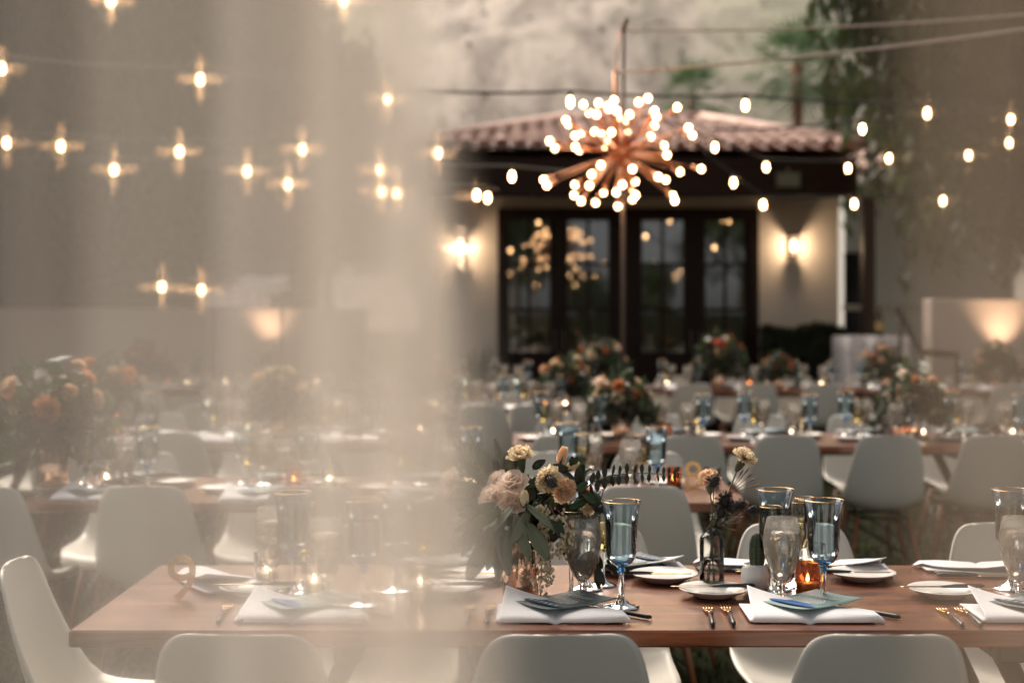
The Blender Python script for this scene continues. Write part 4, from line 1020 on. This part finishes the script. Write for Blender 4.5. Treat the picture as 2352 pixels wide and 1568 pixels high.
for a in [(1320,1110,-.03,1290,1085),(1330,1100,-.03,1352,1080),(1340,1125,-.04,1368,1150),(1345,1140,-.03,1320,1165),(1225,1075,-.03,1250,1055),(1300,1080,-.05,1272,1072),(1310,1065,-.06,1320,1045),(1250,1090,-.03,1225,1120),(1180,1080,-.03,1165,1060),(1350,1130,-.02,1375,1165),(1330,1170,-.02,1350,1200),(1355,1250,.02,1350,1310),(1370,1260,.02,1380,1300),(1390,1290,.04,1440,1310),(1370,1300,.03,1378,1345),(1330,1150,.0,1300,1180),(1280,1140,-.05,1250,1170),(1240,1140,-.09,1225,1170),(1160,1120,-.03,1150,1150),(1290,1160,-.03,1320,1190),(1215,1110,-.06,1235,1140),(1265,1195,-.10,1285,1225),(1290,1200,-.09,1270,1235),(1330,1115,-.04,1335,1075),(1345,1105,-.05,1325,1130)]:
    for q in range(2): leaf(GL, 'euc_dark' if q else 'green_leaf', a[0]+rr.uniform(-6,6), a[1]+rr.uniform(-6,6), a[2]+rr.uniform(-.02,.02), a[3]+rr.uniform(-8,8), a[4]+rr.uniform(-8,8), 1.15, rr.uniform(-1,1), rr.uniform(-.03,.02))
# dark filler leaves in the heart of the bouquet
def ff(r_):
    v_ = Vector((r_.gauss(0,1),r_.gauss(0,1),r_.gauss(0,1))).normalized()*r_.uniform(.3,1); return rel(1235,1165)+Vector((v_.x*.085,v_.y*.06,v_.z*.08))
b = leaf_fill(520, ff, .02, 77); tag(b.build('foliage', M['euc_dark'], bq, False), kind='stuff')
# feathery sprigs on the left
b = MB(); rr = random.Random(12)
for k in range(26):
    p0 = rel(1150,1190,.0); e = rel(rr.uniform(1035,1110), rr.uniform(1000,1200), rr.uniform(-.05,.06)); mid = p0.lerp(e,.6)+Vector((0,0,.02)); 
    pts = [p0.lerp(mid,q/4).lerp(mid.lerp(e,q/4),q/4) for q in range(5)]; b.tube(pts, .0009, 4)
    for q in range(26):
        t = rr.uniform(.35,1); c = p0.lerp(mid,t).lerp(mid.lerp(e,t),t); d = Vector((rr.gauss(-.3,1),rr.gauss(0,1),rr.gauss(.3,1))).normalized(); s_ = d.cross(Vector((0,1,0)))*.0034; b.add([c-s_,c+s_,c+d*rr.uniform(.012,.026)],[(0,1,2)])
tag(b.build('fern_sprig', M['euc'], bq, False), kind='stuff')
# pieris strands with many cream bells
bl_ = MB(); bl_.sphere((0,0,0),.0042,6,5,(1,1,1.35)); 
for (pts, n) in [([(1255,1165),(1262,1210),(1258,1260),(1250,1305)],60),([(1262,1160),(1285,1205),(1290,1245),(1285,1285)],60),([(1240,1270),(1245,1310),(1240,1345),(1243,1378)],40),([(1280,1170),(1305,1200),(1312,1240),(1300,1268)],50),([(1262,1270),(1265,1300),(1258,1320),(1262,1345)],28),([(1240,1155),(1250,1185),(1248,1215),(1252,1245)],40)]:
    q3 = [rel(a,c,-.105+.02*rr.random()) for a,c in pts]; mb = MB(); mb.tube(q3, .0012, 4); st_ = mb.build('strand', M['red_stem'], bq)
    mb = MB()
    for k in range(n):
        t = rr.random()**.9*2.999; i = int(t); c = q3[i].lerp(q3[i+1],t-i)+Vector((rr.gauss(0,.0075),rr.gauss(0,.0075),rr.gauss(0,.004))); mb.sphere(c,.0040*rr.uniform(.7,1.15),6,5,(1,1,1.3))
    tag(mb.build('blossom', M['bell'], st_), kind='stuff')
# the arching eucalyptus branch
arch = [(1335,1130),(1362,1106),(1400,1092),(1440,1087),(1480,1086),(1520,1088),(1548,1090),(1558,1083)]
q3 = [rel(a,c,-.05) for a,c in arch]; mb = MB(); mb.tube(q3, [.0022,.002,.0018,.0016,.0014,.0012,.001,.0007], 5); br = mb.build('branch', M['euc'], bq)
SL_ = leaf_mesh(.03,.014,.1).mesh('leaf'); SL_.materials.append(M['euc_dark'])
for k in range(15):
    t = .12+.86*k/14; f = t*7; i = min(int(f),6); p = q3[i].lerp(q3[i+1],f-i); s = 1.05-.6*t
    for sg in (-1,1):
        d = Vector((.15+.1*rr.random()-(.2 if k%3 else 0), rr.uniform(-.5,.2), sg)).normalized(); o_ = put('leaf', SL_, None, br, tuple(p), leaf_rot(d, rr.uniform(-1.1,1.1))); o_.scale = (s,)*3
# bud vase with two carnations, thistles and jasmine
vv = tp(1635,1352); bv = thing('flower_arrangement', 'clear glass bud vase with two peach carnations, dark thistles and pink jasmine buds', 'flowers', tuple(vv))
def rv_(px,py,dy=0): return at(px,py,vv.y+dy)-vv
m_ = MB(); R_ = .0295; m_.lathe([(0,.003),(R_*.9,.001),(R_,.006),(R_,.118),(R_*.93,.128),(R_*.62,.136),(R_*.5,.138),(R_*.52,.151)],32); m_.build('vase', thin_glass('vase_glass',(.97,.97,.96),(.5,.48,.45),1.0), bv)
m_ = MB(); m_.lathe([(0,.008),(R_*.92,.009),(R_*.92,.074),(0,.074)],28); m_.build('water', thin_glass('vase_water',(.93,.88,.82),(.6,.5,.42),1.0), bv)
for px, py, d, s in [(1708,1053,(.45,-.3,.85),1.05),(1630,1103,(-.1,-.45,.9),1.02)]:
    fl('carnation', CARN[px % 2], M['petal_cream' if px > 1650 else 'petal_peach'], bv, rv_(px,py), d, s); fl('calyx', CAL, M['stem'], bv, rv_(px,py)-Vector(d).normalized()*.004, d, 1.0)
    c0 = rv_(px,py)-Vector(d).normalized()*.033; mb = MB(); mb.tube([c0, c0.lerp(Vector((0,0,.14)),.5)+Vector((.004,0,0)), Vector((.002 if px>1650 else -.004,0,.13)), Vector((.008 if px<1650 else -.01,.004,.015))], .0022, 6); mb.build('stem', M['stem'], bv)
for px, py, dy, d, s in [(1640,1105,-.04,(.4,-.2,.9),1.0),(1684,1165,-.02,(.6,-.3,.6),.95),(1665,1150,.0,(.2,0,.9),1.25),(1728,1170,.0,(.7,0,.3),.9),(1700,1160,.02,(.5,0,.5),1.0),(1655,1175,-.01,(-.1,-.2,.9),1.0)]:
    fl('thistle', TH1, M['thistle'], bv, rv_(px,py,dy), d, s); mb = MB(); c0 = rv_(px,py,dy); mb.tube([c0, c0.lerp(Vector((0,0,.145)),.6), Vector((0,0,.12)), Vector((rr.uniform(-.015,.015),0,.02))], .0015, 5); mb.build('stem', M['stem'], bv)
for px, py in [(1712,1085),(1722,1105),(1725,1118),(1700,1090),(1718,1095),(1690,1200),(1680,1215),(1698,1190),(1676,1130),(1735,1115),(1665,1190)]:
    mb = MB(); e = rv_(px,py,rr.uniform(-.03,.02)); b0 = rv_(1672,1135) if py < 1150 else rv_(1650,1205); mb.tube([b0, b0.lerp(e,.6), e], [.0009,.0009,.0012], 4); d = (e-b0).normalized(); mb.tube([e-d*.002, e+d*.006, e+d*.016],[.0012,.0024,.0006],6); mb.build('jasmine_bud', M['red_stem'], bv)
rr2 = random.Random(4)
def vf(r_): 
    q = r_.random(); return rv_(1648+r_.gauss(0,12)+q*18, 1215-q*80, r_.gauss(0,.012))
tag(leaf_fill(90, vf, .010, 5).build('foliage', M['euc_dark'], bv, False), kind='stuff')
# cactus pot
cp = tp(1735,1360); co = thing('potted_cactus', 'small spiny cactus in a rounded white ceramic pot', 'cactus', tuple(cp))
m_ = MB(); m_.lathe([(0,.001),(.017,.001),(.0275,.012),(.0345,.030),(.0345,.044),(.0305,.060),(.0275,.069),(.0258,.069),(.0265,.056),(0,.056)],36); m_.build('pot', M['ceramic'], co)
m_ = MB(); m_.lathe([(0,.0565),(.0272,.0575)],24); m_.build('gravel', M['soil'], co)
m_ = MB(); m_.lathe([(.012,.056),(.0165,.075),(.0175,.095),(.016,.12),(.011,.136),(.004,.142),(0,.1425)],44,(.004,0,0),wob=lambda a,z: 1+.13*cos(a*9)); m_.build('cactus_body', M['cactus'], co)
m_ = MB(); rr2 = random.Random(6)
for k in range(9):
    for q in range(9):
        a = 2*pi*k/9; z = .062+q*.009; p = Vector((.004+cos(a)*.019*(1 if q<6 else .8-.12*(q-6)),sin(a)*.019*(1 if q<6 else .8-.12*(q-6)),z))
        for s in range(5):
            d = (Vector((cos(a),sin(a),.2))+Vector((rr2.gauss(0,.6),rr2.gauss(0,.6),rr2.gauss(0,.6)))).normalized(); e = d.cross(Vector((0,0,1)))*.0003; m_.add([p-e,p+e,p+d*.009],[(0,1,2)])
tag(m_.build('spines', M['spine'], co, False), kind='stuff')

# --- place settings of the copper vase table
LB = T['copper'][4]
def lab(s): return s
G1 = 'goblets at the copper vase table'
for i, (px, py) in enumerate([(1427,1394),(1892,1390),(1781,1352),(2322,1352),(1345,1352),(672,1362),(836,1390),(912,1358)]):
    L_ = ['blue gold rimmed goblet in front of the plate beside the slate menu','blue gold rimmed goblet standing against the amber votive','blue gold rimmed goblet behind the potted cactus','blue gold rimmed goblet beside the last water goblet by the curled napkin','blue gold rimmed goblet close behind the copper vase bouquet'][i] if i < 5 else 'blue gold rimmed goblet seen through the tulle at the table with the copper vase'
    gob.place(tuple(tp(px,py,.0012)), i*.7, L_, 'goblets behind the tulle' if i >= 5 else None)
for i, (px, py) in enumerate([(1338,1384),(1797,1386),(2340,1384),(748,1388),(625,1352)]):
    L_ = ['chilled stemmed water goblet behind the slate menu card','chilled stemmed water goblet beside the potted cactus','chilled stemmed water goblet above the curled napkin with a slate menu'][i] if i < 3 else 'chilled water goblet seen through the tulle at the table with the copper vase'
    wat.place(tuple(tp(px,py,.0012)), i*.7, L_, 'water goblets behind the tulle' if i >= 3 else None)
for i, (px, py) in enumerate([(1312,1376),(1384,1344),(1770,1361),(1848,1332),(1830,1345),(975,1346),(700,1352)]):
    L_ = ['wine flute with gold rim touching the water goblet by the slate menu','wine flute with gold rim under the hanging thistle of the bouquet','wine flute with gold rim between cactus and blue goblets','wine flute with gold rim behind the amber votive','fuller wine flute just behind the goblet at the amber votive'][i] if i < 5 else 'wine flute seen through the tulle at the table with the copper vase'
    flu.place(tuple(tp(px,py,.0012)), i*.7, L_, 'flutes behind the tulle' if i >= 5 else None)
for i, (px, py, far, L_) in enumerate([(1640,1369,0,'white bread plate between the bud vase and the two black handled forks'),(2168,1370,0,'white bread plate beside the curled napkin and slanted forks'),(1028,1364,0,'white bread plate left of the copper vase, nearer the forks'),(585,1364,0,'white bread plate beside the gold number nine'),
        (1526,1334,1,'white bread plate behind the empty blue goblet'),(1980,1331,1,'white bread plate right of the amber votive'),(1087,1333,1,'white bread plate under the trailing eucalyptus leaves')]):
    p = tp(px,py,.0012); pla.place(tuple(p), 0, L_)
    kx = .055 if not far else -.03
    lbk = 'black handled gold knife resting across the '+L_.replace('white ','')
    rz = (pi/2+.03) if not far else (-pi/2-.04)
    knf.place((p.x+(-.002 if not far else -.035), p.y+(.005 if not far else -.02), p.z+.0195), rz, ' '.join(lbk.split()[:16]))
for i, (ax, ay, bx, by_) in enumerate([(1624,1393,1638,1441),(1664,1391,1687,1441),(1082,1388,1073,1438),(1127,1388,1117,1438),(2158,1397,2211,1441),(2196,1394,2258,1443),(527,1388,498,1436),(578,1386,548,1436)]):
    p, q = tp(ax,ay,.002), tp(bx,by_,.002); d = p-q; c = (p+q)/2
    L_ = ['gold fork with black handle under the bread plate by the bud vase','gold fork with black handle beside the sage menu napkin','gold fork behind the tulle, farther from the slate menu','gold fork behind the tulle edge, next to the slate menu napkin','slanted gold fork below the plate beside the curled napkin','slanted gold fork next to the curled napkin','gold fork seen through the tulle beside the number nine','gold fork seen through the tulle nearest its folded napkin'][i]
    frk.place(tuple(c), math.atan2(-d.x, d.y), L_)
for i, (px, py, L_) in enumerate([(1522,1302,'fork handle beyond the plate behind the empty blue goblet, nearer the bouquet'),(1553,1302,'fork handle beyond the plate behind the empty blue goblet, nearer the bud vase'),(1957,1303,'fork handle beyond the plate right of the amber votive'),(1998,1303,'outer fork handle beyond the plate right of the amber votive')]):
    p = tp(px,py,.002); frk.place((p.x-.02,p.y-.09,p.z), pi+.2, L_)
nlabs = ['white folded napkin under the slate menu','white folded napkin under the sage menu','white folded napkin behind the tulle under a sage menu','white curled napkin with a slate menu beyond the slanted forks']
for i, (px, card) in enumerate([(1296,men_d),(1868,men_t),(705,men_t),(2392,men_d)]):
    c = tp(px,1416,.0012); nap.place((c.x,c.y+.005,c.z), -.02, nlabs[i])
    card.place((c.x+.004, c.y+.045, c.z+.021), -radians(52), ['slate menu card with white print reading FIRST and SECOND','sage menu card with white print and a bright blue brush stroke','sage menu card seen through the tulle','slate menu card on the curled napkin'][i])
    a, b2 = tp(px+82,1400,.002), tp(px+200,1422,.002)
    if i < 3:
        d = (a-b2).normalized(); knf.place(tuple(b2+d*.1), math.atan2(-d.x,d.y), ['black handled knife pointing out from the slate menu napkin','black handled knife pointing out from the sage menu napkin','black handled knife pointing out from the napkin behind the tulle'][i])
for i, (px, py, rz) in enumerate([(1440,1306,pi+.1),(1905,1306,pi-.1),(2240,1312,pi),(1048,1302,pi+.1),(475,1336,2.4),(1725,1306,pi)]):
    c = tp(px,py,.0012); nap.place(tuple(c), rz, ['far side napkin behind the empty blue goblet','far side napkin beyond the plate right of the amber votive','far side napkin beyond the plate by the slanted forks','far side napkin behind the tulle, beyond the trailing eucalyptus','napkin at the table end beside the gold number nine','far side napkin behind the cactus and bud vase'][i])
    if i in (0,3): men_d.place((c.x,c.y-.03,c.z+.021), 2.2, ['slate menu on the far napkin behind the empty blue goblet','','','slate menu on the far napkin behind the tulle'][i])
for i, (px, py) in enumerate([(1690,1314),(2245,1325)]):
    p = tp(px,py,.003)
    for k in range(2): knf.place((p.x,p.y+k*.018,p.z), -pi/2-.1-.05*k, ['black handled knife lying behind the cactus pot','black handled knife lying before the far napkin by the slanted forks'][i] + (', the farther of two' if k else ', the nearer of two'))
vot_a.place(tuple(tp(1855,1371,.0012)), 0, 'lit amber ribbed glass votive beside the blue goblet')
for i, (px, py, L_) in enumerate([(612,1345,'clear glass votive candle beside the gold number nine'),(722,1372,'clear glass votive candle behind the tulle, before the menu'),(965,1378,'clear glass votive candle behind the tulle near the bread plate'),(1868,1322,'clear glass votive candle behind the amber votive')]):
    vot_c.place(tuple(tp(px,py,.0012)), 0, L_)
def numeral(ch_, p, h, label, rz=0):
    me = text_mesh(ch_, h/.7, .006); me.materials.append(M['gold']); o_ = put('table_number', me, None, None, tuple(p), (pi/2,0,rz)); tag(o_, label, 'table number')
numeral('9', tp(418,1376,.001), .105, 'gold freestanding number nine seen through the tulle', .15)
numeral('8', tp(1592,1122,.001), .105, 'gold freestanding number eight on the second table', -.1)

# ------------------------------------------------------------------ settings on the other tables
def bouquet(seed, pal, name_label):
    rr_ = random.Random(seed); root = thing('flower_arrangement', name_label, 'flowers')
    m_ = MB(); m_.lathe([(0,.001),(.04,.001),(.043,.006),(.044,.14),(.041,.14),(.04,.01),(0,.01)],24); m_.build('vase', M['copper_vase'], root)
    def fn(r_):
        v_ = Vector((r_.gauss(0,1),r_.gauss(0,1),r_.gauss(0,1))).normalized()*r_.uniform(.35,1.15)**1.2; return Vector((v_.x*.19,v_.y*.14,.22+v_.z*.12-.14*v_.x*v_.x))
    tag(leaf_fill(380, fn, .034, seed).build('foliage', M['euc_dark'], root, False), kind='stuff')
    tag(leaf_fill(170, lambda r_: fn(r_)*1.08, .04, seed+1).build('foliage', M['green_leaf'], root, False), kind='stuff')
    for k in range(13):
        a = rr_.random()*6.28; e = rr_.uniform(-.35,1); d = Vector((cos(a)*sqrt(1-e*e*.9),sin(a)*sqrt(1-e*e*.9)-.2,e)).normalized(); q_ = rr_.uniform(.75,1.25); p = Vector((d.x*.15*q_,d.y*.11*q_,.23+d.z*.11*q_))
        if k % 3: fl('rose', ROSE[k%2], M[pal[k%len(pal)]], root, p, d, rr_.uniform(.7,1.15))
        else: fl('carnation', CARN[k%2], M[pal[k%len(pal)]], root, p, d, rr_.uniform(.7,1.1))
    return root
def nb(px, y, key, seed, pal, label, s=1.0, rz=0):
    o_ = bouquet(seed, pal, label); o_.location = ((px-CX)/F*y, y, TH+.001); s *= .9; o_.scale = (s,s,s); o_.rotation_euler = (0,0,rz); return o_
nb(1425,7.6,'pole',41,['petal_cream','petal_peach','petal_orange','petal_blush'],'bouquet of cream and peach flowers before the chandelier pole',1.15)
nb(2095,7.6,'pole',42,['petal_peach','petal_orange','petal_blush'],'wide peach bouquet on the pole table toward the stucco wall',1.2)
nb(1300,9.9,'left4',43,['petal_orange','petal_cream','petal_peach'],'orange and cream bouquet beside the foot of the chandelier pole',1.15)
nb(1383,12.8,'doors',44,['petal_orange','petal_cream','petal_peach'],'orange bouquet before the middle of the french doors',1.35)
nb(1650,12.8,'hedge',45,['petal_orange','petal_peach','petal_red'],'tall orange bouquet before the last french door',1.5)
nb(1788,12.7,'hedge',46,['petal_red','petal_orange'],'small scarlet bouquet before the clipped hedge',1.0)
nb(2035,12.6,'wall',47,['petal_orange','petal_peach'],'peach bouquet before the draped bar table',1.2)
nb(2290,12.6,'wall',48,['petal_peach','petal_blush'],'blush bouquet before the uplit stucco wall',1.3)
nb(120,5.4,'eight',49,['petal_peach','petal_cream','petal_orange'],'full peach bouquet on the gold eight table, seen through the tulle',1.5)
nb(640,7.7,'left3',50,['petal_peach','petal_cream'],'cream bouquet behind the tulle beyond the gold eight table',1.2)
nb(250,7.7,'left3',51,['petal_orange','petal_cream'],'orange bouquet behind the tulle on the left end of its table',1.3)
for o in col.objects:
    if o.get('label','').startswith('orange bouquet behind the tulle on'): o['label'] = 'orange bouquet behind the tulle, farther from the pavilion than the cream one'
nb(980,9.9,'left4',52,['petal_blush','petal_orange'],'blush bouquet behind the tulle edge beside the pole table',1.2)
nb(330,13.0,'shed',53,['petal_orange','petal_peach'],'orange bouquet behind the tulle before the garden wall',1.3)
def dress(key, xs, seed, detail):
    x0, x1, y0, y1, ph, _ = T[key]; rr_ = random.Random(seed); z = TH+.0012
    def G(k): return k+' on the '+ph
    for x in xs:
        for side in (0,1):
            s = 1 if side == 0 else -1; ye = y0 if side == 0 else y1; rz = 0 if side == 0 else pi
            pw = place_words(key, xs, x, side)
            def q(dx, dy): return (x+s*dx+rr_.uniform(-.012,.012), ye+s*(dy+rr_.uniform(-.012,.012)), z)
            gob.place(q(.15,.28), 0, 'blue gold rimmed goblet, '+pw, G('blue goblets'))
            wat.place(q(.06,.27), 0, 'chilled water goblet, '+pw, G('water goblets'))
            flu.place(q(.12,.36), 0, 'slim wine flute, '+pw, G('wine flutes'))
            nap.place(q(0,.1), rz+rr_.uniform(-.1,.1), 'white folded napkin, '+pw, G('napkins'))
            pla.place(q(-.2,.3), 0, 'white bread plate, '+pw, G('bread plates'))
            if detail:
                p = q(0,.14); (men_d if rr_.random() < .5 else men_t).place((p[0],p[1],p[2]+.021), rz-.9, 'menu card, '+pw, G('menu cards'))
                p = q(-.2,.3); knf.place((p[0]+s*.03,p[1],p[2]+.0195), rz+pi/2, 'black handled knife, '+pw, G('knives'))
    n = max(3, int((x1-x0)/.55))
    for k in range(n):
        xx = x0+.25+(x1-x0-.5)*k/(n-1)+rr_.uniform(-.06,.06); yy = (y0+y1)/2+rr_.uniform(-.06,.06)
        if k % 2: vot_a.place((xx,yy,z), 0, 'lit amber votive candle on the '+ph, G('amber votives'))
        else: vot_c.place((xx,yy,z), 0, 'lit clear votive candle on the '+ph, G('clear votives'))
        if k % 2: vot_c.place((xx+rr_.uniform(.12,.2),yy+rr_.uniform(-.08,.08),z), 0, 'lit clear votive candle on the '+ph, G('clear votives'))
dress('eight', [-1.5,-.9,-.3,.38], 1, True)
dress('pole', [.3,.85,1.4,1.95,2.5], 2, True)
dress('left3', [-2.7,-2.1,-1.5,-.9], 3, False)
dress('left4', [-2.0,-1.4,-.8,-.2,.2], 4, False)
dress('doors', [-1.2,-.6,.0,.6], 5, False)
dress('hedge', [1.5,2.1,2.7,3.3], 6, False)
dress('wall', [4.2,4.8], 7, False)
dress('shed', [-4.4,-3.7,-3.0,-2.3], 8, False)
co2 = copy_tree(co); p = tp(1330,1128,.0012); co2.location = (p.x, p.y, p.z); co2['label'] = 'potted cactus on the table with the gold eight'

# ------------------------------------------------------------------ sheer tulle drapes hung close to the viewer
DY = .56
fr_ = thing('drape_frame', 'slim dark frame from which the tulle drapes hang', 'frame', (0, DY, 0))
for x in (-1.35, 1.35):
    b = MB(); b.tube([(x,0,0),(x,0,2.72)], .02, 8); b.build('post', M['steel'], fr_)
b = MB(); b.tube([(-1.37,0,2.7),(1.37,0,2.7)], .018, 8); b.build('rod', M['steel'], fr_)
def drape(label, panels, c, scat=.11):
    root = thing('tulle_drape', label, 'drape', (0, DY, 0)); mats = {}
    for k, (x0t, x0b, x1t, x1b, dy, alpha) in enumerate(panels):      # the two side edges in photo pixels at the frame's top and bottom, pushed to real metres at the drape
        def X(px): return (px-CX)/F*DY
        def fn(u, v):
            t = (2.7-(0.02+2.66*v)) ; zz = .02+2.66*v
            py = HY - (zz-CAMH)/DY*F; q = max(-1.5,min(2.5,py/1568))
            a = X(x0t)+(X(x0b)-X(x0t))*q; e = X(x1t)+(X(x1b)-X(x1t))*q
            x = a+(e-a)*u
            return (x, dy+.012*sin(x*55+k*1.7+v*2)+.006*sin(x*131+k), zz)
        mb = MB(); mb.grid(fn, 90, 12)
        if alpha not in mats: mats[alpha] = tulle_mat('ivory_tulle', alpha, c, scat)
        mb.build('panel', mats[alpha], root)
    return root
VL = (.95,.865,.775)
drape('sheer ivory tulle drape hanging left of the opening, over the number nine', [(-4200,-4200,1040,1215,.0,.08),(-20,-20,1020,1190,.01,.07),(150,150,1000,1170,.02,.09),(300,300,985,1150,.03,.12),(440,440,965,1130,.04,.14),(560,560,950,1105,.05,.17),(660,660,940,1080,.06,.22),(755,755,930,1060,.07,.26),(840,840,985,1030,.08,.30),(-4000,-4000,860,960,.09,.05)], VL)
drape('sheer ivory tulle drape hanging over the weeping tree and stucco wall', [(1990,2040,5200,5200,.0,.05),(2070,2110,5100,5100,.02,.06),(2150,2180,5100,5100,.035,.07),(2220,2250,5000,5000,.05,.08),(2290,2310,5000,5000,.065,.08)], (.50,.40,.31), .02)
for o in col.objects:
    if o.get('label','').startswith('sheer ivory tulle drape hanging left'): o['label'] = 'sheer ivory tulle drape veiling the number nine and garden wall'
